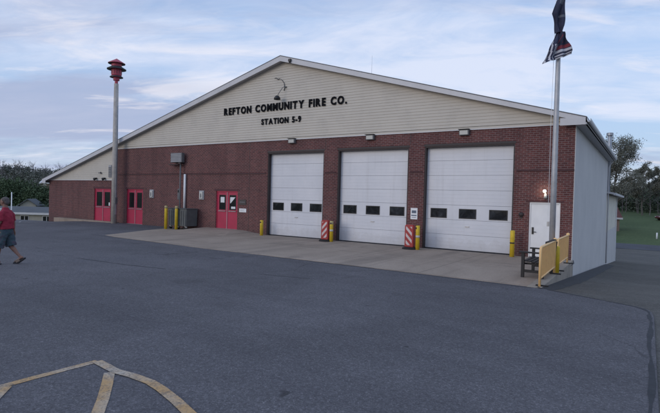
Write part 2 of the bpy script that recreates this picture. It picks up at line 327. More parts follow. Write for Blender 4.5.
# ------------------------------------------------------------------ the ground
def lerp(x, pts):
    if x <= pts[0][0]: return pts[0][1]
    for (a, u), (b, v) in zip(pts, pts[1:]):
        if x <= b: return u + (v - u) * (x - a) / (b - a)
    return pts[-1][1]
SIDE = [(-7, -0.03), (0, -0.62), (7, -1.13), (14, -1.65), (28, -2.7), (40, -3.0), (57, -3.1), (62, -2.9), (88, -0.75), (112, 0.65), (160, 2.4), (300, 9), (600, 22), (1200, 30)]
def zside(y): return lerp(y, SIDE)
def zleft(x): return lerp(x, [(-52, -0.6), (-46, -0.5), (-38, -0.34), (-33, -0.05), (-30, 0.0)])
def grid(name, m, xs, ys, zf, kind='structure'):
    vs = [(x, y, zf(x, y)) for y in ys for x in xs]; k = len(xs)
    fs = [(j * k + i, j * k + i + 1, (j + 1) * k + i + 1, (j + 1) * k + i) for j in range(len(ys) - 1) for i in range(k - 1)]
    o = MB().add(vs, fs).obj(name, m, smooth=True, fix=False); return tag(o, kind=kind)
def fr(a, b, n): return [a + (b - a) * i / n for i in range(n + 1)]

lot_rows = [-70, -40, -25, -20, -16, -12, -10, -8.6, -8.15, -7.9, -7.75, -7.6, -7.3, -7.0, -6.82, -6.8, -5, -3, -1, 0.25]
def lot_right(y):
    return lerp(y, [(-8.6, 0.15), (-8.15, 0.12), (-7.9, 0.03), (-7.75, -0.12), (-7.6, -0.45), (-7.3, -1.1), (-7.0, -1.75), (-6.82, -2.13), (-6.8, -2.2)])
lot_cols = fr(-52, -28, 16) + [-20, -12, -6, -3]
mb = MB(); vs = []; k = len(lot_cols) + 1
for y in lot_rows:
    for x in lot_cols: vs.append((x, y, zleft(x)))
    vs.append((lot_right(y), y, 0.0))
fs = [(j * k + i, j * k + i + 1, (j + 1) * k + i + 1, (j + 1) * k + i) for j in range(len(lot_rows) - 1) for i in range(k - 1)]
mb.add(vs, fs)
skirt = []                                   # the broken edge of the lot's asphalt
for y in lot_rows: skirt += [(lot_right(y), y, 0.0), (lot_right(y) + 0.03, y, -0.12)]
mb.add(skirt, [(2 * i, 2 * i + 2, 2 * i + 3, 2 * i + 1) for i in range(len(lot_rows) - 1)])
mb.add([(x, 0.25, zleft(x)) for x in lot_cols[:12]] + [(x, 0.6, zleft(x) - 1.5) for x in lot_cols[:12]], [(i, i + 1, i + 13, i + 12) for i in range(11)])
tag(mb.obj('parking_lot', 'asphalt', fix=False), kind='structure')

# tar seam along the lot's edge, and dark seams across it
def strip(mb, pts, wd, z=0.004):
    pts = [Vector((p[0], p[1])) for p in pts]; vs = []
    for i, p in enumerate(pts):
        d = (pts[min(i + 1, len(pts) - 1)] - pts[max(i - 1, 0)]).normalized(); n = Vector((-d.y, d.x))
        ww = wd[i] if hasattr(wd, '__len__') else wd
        for s in (-1, 1):
            q = p + n * ww * s * 0.5; vs.append((q.x, q.y, zleft(q.x) + z))
    mb.add(vs, [(2 * i, 2 * i + 1, 2 * i + 3, 2 * i + 2) for i in range(len(pts) - 1)])
mb = MB(); pts = []
for i in range(60):
    y = -6.95 - 0.11 * i if i < 20 else -9.15 - (i - 20) * 0.35
    pts.append((lot_right(y) - 0.06 + 0.012 * math.sin(i * 0.7) + rnd.uniform(-0.006, 0.006), y))
strip(mb, pts, [0.05 + 0.025 * math.sin(i * 0.9) + 0.015 * math.sin(i * 2.3) for i in range(len(pts))])
def wob(a, b, n, amp): return [(a[0] + (b[0] - a[0]) * i / n + rnd.uniform(-amp, amp), a[1] + (b[1] - a[1]) * i / n + rnd.uniform(-amp, amp)) for i in range(n + 1)]
strip(mb, wob((-33.5, -5.9), (-30.4, -3.6), 12, 0.03), 0.24)
strip(mb, wob((-30.4, -3.6), (-29.3, -2.6), 10, 0.03), 0.12)
strip(mb, wob((-21.8, -6.3), (-2.3, -6.95), 60, 0.02), 0.035)
def soft(pts, n, amp):
    out = []
    for a, b in zip(pts, pts[1:]): out += wob(a, b, n, amp)[:-1]
    return out + [pts[-1]]
sm1 = soft([(-14.5, -11.15), (-12.4, -11.05), (-10.8, -10.8)], 9, 0.02); strip(mb, sm1, [0.02 + 0.035 * abs(math.sin(i * 0.4)) for i in range(len(sm1))])
sm2 = soft([(-8.4, -9.75), (-7.6, -9.6), (-6.95, -9.48)], 7, 0.02); strip(mb, sm2, 0.02)
tag(mb.obj('tar_seams', 'tar', fix=False), kind='structure')

# concrete apron, resting 8 mm above the asphalt; its right edge is the top of the retaining wall
mb = MB(); ap = [(-22.6, 0.0), (-23.2, -1.2), (-22.6, -2.9), (-21.9, -4.4), (-21.2, -6.0), (-20.2, -6.22), (-14.1, -6.62), (-8.3, -6.68), (-2.40, -6.8), (-2.52, 0.0)]
mb.add([(x, y, 0.010) for x, y in ap] + [(x, y, -0.02) for x, y in ap], [tuple(range(len(ap)))] + [(i, (i + 1) % len(ap), (i + 1) % len(ap) + len(ap), i + len(ap)) for i in range(len(ap))])
tag(mb.obj('concrete_apron', 'concrete'), kind='structure')
mb = MB()                                    # raised landing sloping away from the entrance doors
mb.add([(-22.2, 0, 0.012), (-20.9, 0, 0.17), (-18.2, 0, 0.17), (-16.7, 0, 0.012), (-20.9, -0.9, 0.15), (-18.2, -0.9, 0.15), (-21.6, -2.3, 0.012), (-17.2, -2.3, 0.012)],
       [(0, 1, 4, 6), (1, 2, 5, 4), (2, 3, 7, 5), (4, 5, 7, 6)])
tag(mb.obj('entrance_ramp', 'concrete'), kind='structure')
mb = MB(); mb.box(-36.6, -29.3, -0.42, 0.0, -0.6, 0.05)
tag(mb.obj('side_pavement', 'concrete'), kind='structure')
# retaining wall along the apron's right side
mb = MB(); mb.add([(-2.40, -6.84, 0.012), (-2.07, -6.84, 0.012), (-2.185, -0.005, 0.012), (-2.52, -0.005, 0.012), (-2.40, -6.84, -0.3), (-2.07, -6.84, -0.3), (-2.185, -0.005, -1.1), (-2.52, -0.005, -1.1)],
                  [(0, 1, 2, 3), (4, 7, 6, 5), (0, 4, 5, 1), (1, 5, 6, 2), (2, 6, 7, 3), (3, 7, 4, 0)])
tag(mb.obj('retaining_wall', 'concw', bevel=0.008), 'low tan concrete retaining wall under the orange barricades at the apron edge', 'wall')

# driveway running down beside the building, then the road, then the field
dys = [-70, -40, -20, -12, -9, -7.0] + fr(-6, 14, 20) + fr(16, 57, 20)
grid('driveway', 'drive', [-2.32, -1.2, 0, 2, 5, 9, 14, 20, 28], dys[5:], lambda x, y: zside(y) - (0.02 * max(0, x - 6)))
grid('rough_ground', 'drive', [-2.17, 0, 0.15, 0.6, 2, 6, 14, 28], dys[:6], lambda x, y: -0.03 - 0.02 * max(0, x - 6))
mb = MB(); prev = None; pts = []
for i in range(46):                          # tar fillet where the drive meets the wall
    y = -6.9 + i * 0.52; wd = 0.32 + 0.18 * min(1, max(0, (y + 6.9) / 5)) + rnd.uniform(-0.03, 0.03)
    pts += [(-2.168, y, zside(y) + 0.07), (-2.168 + wd * 0.6, y, zside(y) + 0.035), (-2.168 + wd, y, zside(y) + 0.004)]
mb.add(pts, [(3 * i + j, 3 * i + j + 1, 3 * i + j + 4, 3 * i + j + 3) for i in range(45) for j in (0, 1)])
tag(mb.obj('tar_fillet', 'tar', fix=False), kind='structure')
grid('road', asphalt_mat('road_asphalt', (0.088, 0.09, 0.102)), [-52, -30, -2.17, 5, 15, 28, 60, 140], [47, 50, 57], lambda x, y: zside(y) + (0.02 if -2.2 < x < 29 else 0.0))
fx = [-160, -110, -80, -60, -45, -30, -20, -12, -6, -2, 2, 6, 12, 20, 35, 60, 100, 200, 400]
grid('grass_field', 'grass', fx, fr(57, 120, 24) + [140, 160, 200, 260, 300, 400, 600, 900, 1200], lambda x, y: (zside(y) + 0.25 * mnoise.noise(Vector((x * 0.08, y * 0.08, 0)))) if y > 57.1 else -3.09)
grid('ground', 'grass', [28, 40, 80, 200, 400], [-300, -70, -7, 14, 28, 57], lambda x, y: zside(max(y, -7)) - 0.56)
# low ground beyond the left end of the lot, rising to the wooded hill
HX = [-900, -600, -420, -300, -240, -200, -170, -150, -130, -115, -100, -90, -80, -70, -62, -56, -52]
HZ = [(-900, 20), (-300, 8.5), (-200, 4.5), (-150, 0.5), (-115, -2.6), (-80, -3.6), (-58, -3.6), (-52, -0.62)]
grid('hillside', 'grass', HX, [-500, -200, -100, -60, -30, -10, 0.25, 4, 10, 20, 35, 57, 80, 110, 150, 200, 300, 600], lambda x, y: (lerp(x, HZ) if y < 1 or x < -58 else -3.6) + 0.3 * mnoise.noise(Vector((x * 0.05, y * 0.05, 3))) * (1 if x < -60 else 0))
grid('back_ground', 'grass', [-52, -45, -39, -30, -16, -2.3], [0.6, 4, 10, 20, 28.2], lambda x, y: lerp(y, [(0.6, -1.8), (4, -3.3), (10, -3.6)]) if x < -38 else lerp(y, [(0.6, -1.8), (28, -2.8)]))
grid('rear_lot', 'drive', [-52, -45, -39, -30, -16, -6, -2.32], [28.15] + [y for y in dys if 28.2 < y < 49.5], lambda x, y: (zside(y) if x > -31 else lerp(x, [(-52, -3.6), (-30, zside(y))])) - (0.03 if y > 47 else 0))

# painted hatching of a parking island
mb = MB()
L1 = [(-5.45, -15.96), (-5.50, -16.98), (-5.56, -19.2)]
strip(mb, [L1[0], (-5.47, -16.3), (-5.49, -16.65), L1[1], (-5.53, -18), L1[2]], 0.105, 0.005)
strip(mb, [(-5.44, -15.97), (-5.2, -16.0), (-4.98, -16.03), (-4.72, -16.0), (-4.4, -16.0), (-4.15, -16.05), (-3.8, -16.15), (-3.45, -16.27), (-3.0, -16.45), (-2.4, -16.75)], 0.115, 0.009)
strip(mb, [(-5.0, -16.09), (-4.7, -16.31), (-4.4, -16.54), (-4.1, -16.79), (-3.6, -17.2)], 0.115, 0.005)
strip(mb, [(-5.45, -16.95), (-5.05, -17.3), (-4.5, -17.8)], 0.11, 0.009)
tag(mb.obj('painted_lines', 'linep', fix=False), kind='structure')
mb = MB()                                    # faint white bay marks at the far end of the lot
for a, b in (((-39.4, -1.4), (-37.0, -2.6)), ((-36.4, -1.0), (-34.3, -2.2)), ((-38.4, -3.4), (-35.2, -3.7))): strip(mb, [a, b], 0.10, 0.008)
tag(mb.obj('bay_marks', plain('worn_white_line', (0.30, 0.30, 0.31), 0.9, var=0.4, scale=6), fix=False), kind='structure')

# ------------------------------------------------------------------ the fire station
X0, X1, XS = -38.15, -2.25, -29.5            # left corner, right corner, step between wing and main block
PK = (-15.6, 9.03)
def roof_z(x): return PK[1] - (x - PK[0]) * 0.2905 if x > PK[0] else PK[1] + (x - PK[0]) * 0.2688
st = thing('fire_station', 'wide brick fire station with cream gable siding, three white bay doors and red entrance doors', 'fire station')
holes = [(-32.15, -30.22, -0.02, 2.24), (-28.46, -26.78, -0.02, 2.25), (-20.24, -18.60, -0.02, 2.25), (-16.52, -13.02, -0.02, 4.24),
         (-12.24, -8.65, -0.02, 4.26), (-7.93, -4.30, -0.02, 4.27), (-3.72, -2.66, -0.02, 2.06)]
def wall_cells(x0, x1, z0, z1, hs, y0, y1, hy):
    mb = MB(); hs = [h for h in hs if h[0] > x0 and h[1] < x1]
    xs = sorted({x0, x1, *[v for h in hs for v in h[:2]]}); zs = sorted({z0, z1, *[v for h in hs for v in h[2:]]})
    def solid(i, j):
        if not (0 <= i < len(xs) - 1 and 0 <= j < len(zs) - 1): return False
        cx, cz = (xs[i] + xs[i + 1]) / 2, (zs[j] + zs[j + 1]) / 2
        return not any(h[0] < cx < h[1] and h[2] < cz < h[3] for h in hs)
    for i in range(len(xs) - 1):
        for j in range(len(zs) - 1):
            if not solid(i, j): continue
            a, b, c, d = xs[i], xs[i + 1], zs[j], zs[j + 1]
            mb.add([(a, y0, c), (b, y0, c), (b, y0, d), (a, y0, d)], [(0, 1, 2, 3)])
            mb.add([(a, y1, c), (b, y1, c), (b, y1, d), (a, y1, d)], [(3, 2, 1, 0)])
            if not solid(i - 1, j): mb.add([(a, y0, c), (a, y1, c), (a, y1, d), (a, y0, d)], [(3, 2, 1, 0)])
            if not solid(i + 1, j): mb.add([(b, y0, c), (b, y1, c), (b, y1, d), (b, y0, d)], [(0, 1, 2, 3)])
            if not solid(i, j + 1): mb.add([(a, y0, d), (b, y0, d), (b, y1, d), (a, y1, d)], [(0, 1, 2, 3)])
            if not solid(i, j - 1): mb.add([(a, y0, c), (b, y0, c), (b, y1, c), (a, y1, c)], [(3, 2, 1, 0)])
    return mb
wall_cells(XS, X1, -0.7, 4.90, holes, 0.0, 0.3, 0).obj('brick_wall', 'brick', st, fix=False)
wall_cells(X0, XS, -0.9, 2.82, holes, 0.0, 0.3, 0).obj('brick_wall', 'brick', st, fix=False)
# corbelled courses and a cap line of darker brick
DB = plain('dark_brick', (0.070, 0.032, 0.034), 0.85, var=0.2, scale=6)
for a, b, c in ((XS + 0.01, -16.6, 3.16), (-12.94, -12.32, 3.18), (-8.57, -8.01, 3.18), (-4.22, X1, 3.2)): MB().box(a, b, -0.022, 0, c, c + 0.07).obj('brick_band', DB, st, bevel=0.004)
for x in (-17.78, -12.95, -8.58): MB().box(x - 0.012, x + 0.012, -0.003, 0, 4.36 if x > -17 else 0.15, 4.86).obj('control_joint', 'jamb', st)
LB = plain('lintel_brick', (0.085, 0.034, 0.038), 0.8, var=0.15, scale=8)
for h in holes[:3] + holes[6:]: MB().box(h[0] - 0.12, h[1] + 0.12, -0.008, 0, h[3] + 0.004, h[3] + 0.10 if h[3] > 2.1 else h[3] + 0.06).obj('lintel', LB, st)
mb = MB(); mb.box(XS + 0.02, X1 - 0.04, -0.05, 0.0, 4.862, 4.90); mb.box(X0, XS, -0.04, 0, 2.80, 2.84)
mb.obj('siding_starter_trim', 'trim', st)
# side and rear walls
mb = MB(); mb.prism_x([(0.0, -1.3), (0.0, 4.82), (16.3, 4.82), (16.3, -3.2)], X1, X1 + 0.02)
mb.box(-2.5, X1, 0.31, 16.3, -1.8, 4.82)
mb.obj('side_wall', 'sidewall', st)
mb = MB(); mb.box(X0, X0 + 0.25, 0.3, 16.3, -3.9, 2.8); mb.box(X0, -2.5, 16.05, 16.3, -3, 2.8); mb.obj('rear_wall', 'sidewall', st)
# lapped vinyl siding, one slanting course after another
mb = MB(); z = 2.84; lap = 0.127
while z < PK[1] - 0.2:
    z1 = min(z + lap, PK[1] - 0.12)
    def xr(zz, right):
        if right: return min(X1 - 0.02, PK[0] + (PK[1] - 0.1 - zz) / 0.2905)
        return max(X0 + 0.02, PK[0] - (PK[1] - 0.1 - zz) / 0.2688)
    rs = [(xr(z, 0), xr(z1, 0), XS if z1 <= 4.9 else xr(z, 1), XS if z1 <= 4.9 else xr(z1, 1))]
    for a0, a1, b0, b1 in rs:
        if z < 4.9 < z1: b0 = b1 = XS
        mb.add([(a0, -0.028, z), (b0, -0.028, z), (b1, -0.012, z1), (a1, -0.012, z1), (a0, 0.02, z), (b0, 0.02, z)], [(0, 1, 2, 3), (4, 5, 1, 0)])
    z = z1
mb2 = MB(); mb2.v = list(mb.v); mb2.f = list(mb.f)
mb2.add([(XS, -0.02, 4.862), (X1 - 0.04, -0.02, 4.862), (X1 - 0.04, -0.02, 4.98), (XS, -0.02, 4.98)], [(0, 1, 2, 3)])
mb2.prism_y([(XS - 0.4, 4.88), (X1, 4.88), (X1, 4.95), (PK[0], PK[1] - 0.15), (XS - 0.4, 5.0)], 0.03, 0.2)
mb2.prism_y([(X0, 2.82), (XS - 0.3, 2.82), (XS - 0.3, 5.0), (X0, 2.86)], 0.03, 0.2)
mb2.obj('gable_siding', 'siding', st, fix=False)
# roof planes
EL, ER = -38.55, -1.88
def rz(x, o=0.0): return roof_z(x) + o
mb = MB(); mb.prism_y([(EL, rz(EL, 0)), (PK[0], PK[1]), (ER, rz(ER)), (ER, rz(ER) + 0.035), (PK[0], PK[1] + 0.035), (EL, rz(EL) + 0.035)], -0.34, 16.5)
mb.obj('roof', 'roof', st)
mb = MB(); t_ = 0.25
mb.prism_y([(EL, rz(EL) - 0.24), (PK[0], PK[1] - t_), (PK[0], PK[1] - 0.002), (EL, rz(EL) - 0.002)], -0.33, -0.29)
mb.prism_y([(PK[0], PK[1] - t_), (ER, rz(ER) - 0.17), (ER, rz(ER) - 0.002), (PK[0], PK[1] - 0.002)], -0.33, -0.29)
mb.obj('rake_board', 'trim', st)
mb = MB()
mb.prism_y([(EL, rz(EL) - 0.20), (PK[0], PK[1] - 0.21), (PK[0], PK[1] - 0.18), (EL, rz(EL) - 0.17)], -0.29, 0.0)
mb.prism_y([(PK[0], PK[1] - 0.21), (ER, rz(ER) - 0.13), (ER, rz(ER) - 0.10), (PK[0], PK[1] - 0.18)], -0.29, 0.0)
mb.box(X1 + 0.02, ER, -0.29, 16.45, 4.80, 4.835); mb.box(EL, X0, -0.29, 16.45, 2.60, 2.64)
mb.obj('soffit', 'soffit', st)
mb = MB(); mb.box(ER - 0.03, ER, -0.33, 16.45, 4.80, rz(ER) - 0.003); mb.obj('fascia', 'trim', st); MB().prism_y([(-2.72, 4.80), (ER - 0.03, 4.80), (ER - 0.03, rz(ER) - 0.02), (-2.72, rz(ER) + 0.02)], -0.345, -0.331).obj('eave_return', 'trim', st)
mb = MB()
mb.box(EL, EL + 0.03, -0.29, 16.45, 2.60, rz(EL) - 0.003); mb.obj('fascia', 'trim', st); mb = MB(); mb.prism_y([(EL, 2.60), (X0 + 0.1, 2.60), (X0 + 0.1, rz(EL)), (EL, rz(EL))], -0.345, -0.331)
mb.obj('eave_return', 'trim', st)
mb = MB(); prof = [(0, 0), (0.02, -0.09), (0.05, -0.115), (0.10, -0.115), (0.125, -0.06), (0.13, 0.0), (0.115, 0.0), (0.11, -0.055), (0.09, -0.1), (0.055, -0.1), (0.03, -0.08), (0.012, 0)]
mb.prism_y([(ER + 0.002 + a, 4.995 + b) for a, b in prof], -0.35, 16.5); mb.obj('gutter', 'trim', st)
mb = MB(); mb.tube([(ER - 0.1, 16.35, 4.75), (-2.1, 16.35, 4.6), (-2.16, 16.35, 4.4), (-2.16, 16.35, -1.7)], 0.04, 8); mb.obj('downspout', 'trim', st, smooth=True)
# lower rear block with its own eave
rb = MB(); rb.box(-12, -2.27, 16.3, 28.2, 0.25, 2.7); rb.obj('rear_block_wall', 'cream', st)
rb = MB(); rb.box(-12, -2.26, 16.31, 28.22, -3.4, 0.247); rb.obj('rear_block_base', 'sidewall', st)
rb = MB(); rb.prism_y([(-12, 4.2), (-12, 4.1), (-1.86, 2.72), (-1.86, 2.82)], 16.3, 28.7); rb.obj('rear_block_roof', 'trim', st)
rb = MB(); rb.box(-1.86, -1.74, 16.32, 28.8, 2.66, 2.80); rb.prism_y([(-12, 4.0), (-2.27, 2.66), (-1.86, 2.62), (-1.86, 2.719), (-12, 4.09)], 28.3, 28.65); rb.obj('rear_block_gutter', 'trim', st)
rb = MB(); rb.box(-2.255, -2.19, 28.1, 28.2, -2.7, 2.68); rb.obj('corner_post', 'white', st)

# overhead bay doors
def bay_door(h):
    a, b, z1 = h[0], h[1], h[3]; yb = 0.235
    d = MB(); wd = b - a
    z0 = 0.035; n = 7; sh = (4.29 - z0) / n
    for i in range(n):
        lo = z0 + i * sh + 0.004; hi = z0 + (i + 1) * sh - 0.004
        rows = [lo + (hi - lo) * k / 4 for k in range(5)] if i != 2 else None
        if i == 2:
            d.box(a, b, yb, yb + 0.05, lo, hi)
        else:
            for k in range(4): d.box(a, b, yb, yb + 0.05, rows[k] + (0.002 if k else 0), rows[k + 1] - 0.002) if False else None
            d.box(a, b, yb, yb + 0.05, lo, hi)
            for zz in rows[1:4]: d.box(a + 0.01, b - 0.01, yb - 0.004, yb, zz - 0.012, zz + 0.004)
    o = d.obj('bay_door', 'gdoor', st, bevel=0.006)
    MB().box(a, b, yb + 0.055, yb + 0.10, 0.0, 4.3).obj('door_backing', 'rubber', o)
    MB().box(a, b, yb - 0.006, yb + 0.05, 0.008, 0.034).obj('bottom_seal', 'rubber', o)
    for k in range(3):
        c = a + wd * (0.165 + 0.335 * k); s = 0.325
        fr_ = MB()
        for x0, x1, q0, q1 in ((c - s - 0.03, c + s + 0.03, 1.34 - 0.03, 1.34), (c - s - 0.03, c + s + 0.03, 1.68, 1.71), (c - s - 0.03, c - s, 1.34, 1.68), (c + s, c + s + 0.03, 1.34, 1.68)):
            fr_.box(x0, x1, yb - 0.014, yb - 0.001, q0, q1)
        f = fr_.obj('window', 'black', o)
        MB().box(c - s, c + s, yb - 0.006, yb - 0.0015, 1.34, 1.68).obj('pane', 'pane', f)
    fm = MB(); fm.box(a + 0.001, a + 0.05, 0.02, yb - 0.016, 0, z1 - 0.001); fm.box(b - 0.05, b - 0.001, 0.02, yb - 0.016, 0, z1 - 0.001); fm.box(a + 0.05, b - 0.05, 0.02, yb - 0.016, z1 - 0.05, z1 - 0.001)
    fm.obj('door_frame', 'jamb', o, bevel=0.004)
    MB().box(a + 0.5 * wd - 0.09, a + 0.5 * wd + 0.09, yb - 0.03, yb - 0.001, 0.98, 1.01).obj('lift_handle', 'steel', o)
    lm = MB(); lm.box(a - 0.04, b + 0.03, -0.006, 0.0, z1 + 0.004, z1 + 0.10); lm.obj('steel_lintel', 'jamb', st)
for h in holes[3:6]: bay_door(h)

# red double doors
def double_door(h, notes):
    a, b, z0, z1 = h; z0 = 0.02 if b < -25 else 0.175
    o = MB()
    o.box(a, a + 0.06, 0.05, 0.16, z0, z1); o.box(b - 0.06, b, 0.05, 0.16, z0, z1); o.box(a + 0.06, b - 0.06, 0.05, 0.16, z1 - 0.07, z1)
    d = o.obj('double_door', 'red', st, bevel=0.004)
    MB().box(a, b, 0.02, 0.2, z0 - 0.04, z0 - 0.001).obj('threshold', 'steel', d)
    m = (a + b) / 2
    MB().box(a, b, 0.16, 0.17, z0, z1).obj('door_backing', 'rubber', d)
    MB().box(m - 0.028, m + 0.028, 0.045, 0.09, z0, z1 - 0.07).obj('mullion', plain('pale_mullion', (0.42, 0.20, 0.22), 0.4), d)
    for s, (l, r) in enumerate(((a + 0.065, m - 0.03), (m + 0.03, b - 0.065))):
        w0, w1, q0, q1 = l + 0.14, r - 0.12, z0 + 1.05, z1 - 0.24
        lf = MB()
        for bx in ((l, w0, z0, z1 - 0.075), (w1, r, z0, z1 - 0.075), (w0, w1, z0, q0), (w0, w1, q1, z1 - 0.075)): lf.box(bx[0], bx[1], 0.075, 0.12, bx[2], bx[3])
        leaf = lf.obj('door_leaf', 'red', d)
        fm = MB()
        for x0, x1, u0, u1 in ((w0 - 0.02, w1 + 0.02, q0 - 0.02, q0), (w0 - 0.02, w1 + 0.02, q1, q1 + 0.02), (w0 - 0.02, w0, q0, q1), (w1, w1 + 0.02, q0, q1)): fm.box(x0, x1, 0.068, 0.0745, u0, u1)
        f = fm.obj('window', 'black', leaf); MB().box(w0, w1, 0.092, 0.10, q0, q1).obj('pane', 'glass', f)
        MB().box(l + 0.08, r - 0.08, 0.03, 0.055, z0 + 0.94, z0 + 0.98).obj('push_bar', 'steel', leaf, bevel=0.005)
        if notes and s == 0:
            mbn = MB(); mbn.box(w0 + 0.07, w1 - 0.10, 0.085, 0.089, q0 + 0.38, q1 - 0.1); mbn.obj('paper_notice', 'paper', leaf)
        if notes and s == 1:
            mbn = MB(); mbn.add([(w0 + 0.02, 0.088, q1 - 0.1), (w1 - 0.06, 0.088, q1 - 0.1), (w0 + 0.06, 0.088, q0 + 0.35), (w0 + 0.02, 0.088, q0 + 0.35)], [(3, 2, 1, 0)]); mbn.obj('paper_notice', 'paper', leaf)
            MB().box(w0 + 0.1, w1 - 0.05, 0.085, 0.089, q0 + 0.05, q0 + 0.17).obj('paper_notice', 'paper', leaf)
        if notes is None and s == 1: MB().box(w1 - 0.16, w1 - 0.02, 0.085, 0.089, q0 + 0.02, q0 + 0.24).obj('paper_notice', 'paper', leaf)
double_door(holes[0], None); double_door(holes[1], False); double_door(holes[2], True)
# white personnel door at the right
h = holes[6]; o = MB(); o.box(h[0], h[0] + 0.05, 0.03, 0.16, 0.01, 2.06); o.box(h[1] - 0.05, h[1], 0.03, 0.16, 0.01, 2.06); o.box(h[0] + 0.05, h[1] - 0.05, 0.03, 0.16, 2.0, 2.06)
d = o.obj('personnel_door', 'white', st, bevel=0.004)
MB().box(h[0] + 0.053, h[1] - 0.053, 0.06, 0.105, 0.02, 1.997).obj('door_leaf', 'white', d, bevel=0.003)
MB().box(h[0] + 0.10, h[0] + 0.17, 0.045, 0.06, 0.86, 1.12).obj('lock_plate', 'black', d)
MB().tube([(h[0] + 0.135, 0.045, 0.95), (h[0] + 0.135, 0.0, 0.95), (h[0] + 0.26, 0.0, 0.95)], 0.014, 8).obj('handle', 'black', d)
# flue on the rear roof
fl = thing('flue_pipe', 'galvanised flue pipe with a cap rising behind the right end of the eave', 'flue', (-2.22, 16.9, 2.8))
MB().lathe([(0.125, 0), (0.125, 3.65), (0.12, 3.66), (0.12, 3.72)], 16).obj('pipe', 'galv', fl, smooth=True)
MB().lathe([(0.0, 3.70), (0.2, 3.70), (0.2, 3.86), (0.17, 3.88), (0.0, 3.89)], 16).obj('cap', 'galv', fl, smooth=False)
MB().box(-0.5, 0.12, -0.45, -0.37, 1.95, 2.02).obj('bracket', 'galv', fl)
# roof-edge camera, whip antenna
t = thing('rake_lamp', 'tiny dark lamp on the white rake board beside the gable peak', 'lamp', (-14.95, -0.33, 8.72)); MB().box(-0.07, 0.07, -0.10, 0, -0.06, 0.06).obj('housing', 'black', t, bevel=0.01); MB().lathe([(0.05, 0), (0.03, -0.08), (0, -0.08)], 10, (0, -0.06, -0.06)).obj('head', 'black', t)
t = MB().tube([(-14.95, 8, 8.8), (-14.95, 8, 11.1)], [0.011, 0.005], 6).obj('whip_antenna', 'galv'); tag(t, 'thin whip antenna standing on the roof behind the gable', 'antenna')

# ------------------------------------------------------------------ raised letters
def glyph_mesh(ch, size, bold, ext):
    cu = bpy.data.curves.new('g', 'FONT'); cu.body = ch; cu.size = size; cu.extrude = ext; cu.offset = bold; cu.resolution_u = 3
    to = bpy.data.objects.new('g', cu); COL.objects.link(to)
    bpy.context.view_layer.update(); me = bpy.data.meshes.new_from_object(to); COL.objects.unlink(to); bpy.data.objects.remove(to)
    return me
def lettering(name, text, x0, x1, z, hgt, label, slope=0.0, ypos=-0.06, mat='letter', space=0.70, gap=0.21, lets='letter'):
    t = thing(name, label, 'lettering', (x0, ypos, z))
    cap = hgt / 0.73; items = []; x = 0.0
    for ch in text:
        if ch == ' ': x += space * hgt; continue
        me = glyph_mesh(ch, cap, 0.024 * hgt / 0.4, 0.012)
        xs = [v.co.x for v in me.vertices]; a, b = min(xs), max(xs)
        items.append((me, a, x, b - a)); x += (b - a) + gap * hgt
    tot = x - gap * hgt; s = (x1 - x0) / tot
    for me, a, xx, wd in items:
        me.materials.clear(); me.materials.append(M[mat])
        for v in me.vertices: v.co.x = (v.co.x - a) * s
        o = bpy.data.objects.new(lets, me); COL.objects.link(o); o.parent = t
        o.location = (xx * s, 0, slope * xx * s); o.rotation_euler = (R(90), 0, 0)
    return t
lettering('building_lettering', 'REFTON COMMUNITY FIRE CO.', -19.70, -11.80, 6.41, 0.37, 'long row of raised black letters across the gable reading REFTON COMMUNITY FIRE CO.')
lettering('station_lettering', 'STATION 5-9', -16.98, -14.42, 5.73, 0.29, 'short row of raised black letters reading STATION 5-9 below the longer line')

# gooseneck sign lamp above the letters
g = thing('gooseneck_lamp', 'black round lamp on a curved gooseneck arm above the gable letters', 'lamp', (-15.55, -0.03, 7.3))
pts = [(0.12, 0, 0.22), (0.10, -0.08, 0.24), (0.06, -0.2, 0.15), (-0.02, -0.3, -0.05), (-0.1, -0.36, -0.22)]
MB().tube(pts, 0.016, 8).obj('arm', 'grey', g, smooth=True)
MB().lathe([(0.0, 0.10), (0.07, 0.09), (0.15, 0.0), (0.17, -0.10), (0.15, -0.10), (0.0, -0.06)], 16, (-0.13, -0.36, -0.34)).obj('shade', 'black', g, smooth=True)
MB().lathe([(0.06, 0), (0.06, 0.05), (0, 0.05)], 12, (0.12, 0.0, 0.2)).obj('mount', 'grey', g)
c = [(0.02 + 0.05 * math.sin(0), -0.02, 0.05), (0.06, -0.02, 0.22), (0.02, -0.02, 0.42), (-0.12, -0.02, 0.60), (-0.28, -0.02, 0.69), (-0.38, -0.02, 0.66), (-0.52, -0.02, 0.75), (-0.62, -0.02, 0.74)]
MB().tube(c, [0.022, 0.02, 0.018, 0.014, 0.014, 0.026, 0.022, 0.012], 6).obj('loose_cable', 'grey', g, smooth=True)

# floodlights over the bays
def floodlight(x, z, label):
    t = thing('floodlight', label, 'floodlight', (x, -0.0, z), 0, 'floodlights over the bay doors')
    MB().box(-0.20, 0.20, -0.15, -0.01, -0.10, 0.12).obj('housing', 'grey', t, bevel=0.015)
    MB().add([(-0.16, -0.155, -0.075), (0.16, -0.155, -0.075), (0.16, -0.172, 0.085), (-0.16, -0.172, 0.085), (-0.16, -0.15, -0.075), (0.16, -0.15, -0.075), (0.16, -0.15, 0.085), (-0.16, -0.15, 0.085)],
             [(0, 1, 2, 3), (0, 4, 5, 1), (3, 2, 6, 7), (0, 3, 7, 4), (1, 5, 6, 2)]).obj('lens', 'lens', t)
    MB().box(-0.22, 0.22, -0.21, -0.01, 0.125, 0.145).obj('hood', 'black', t)
floodlight(-14.92, 4.78, 'pale box floodlight on the brick above the left bay door')
floodlight(-10.51, 4.76, 'pale box floodlight on the brick above the middle bay door')
floodlight(-6.25, 4.76, 'pale box floodlight on the brick above the right bay door')
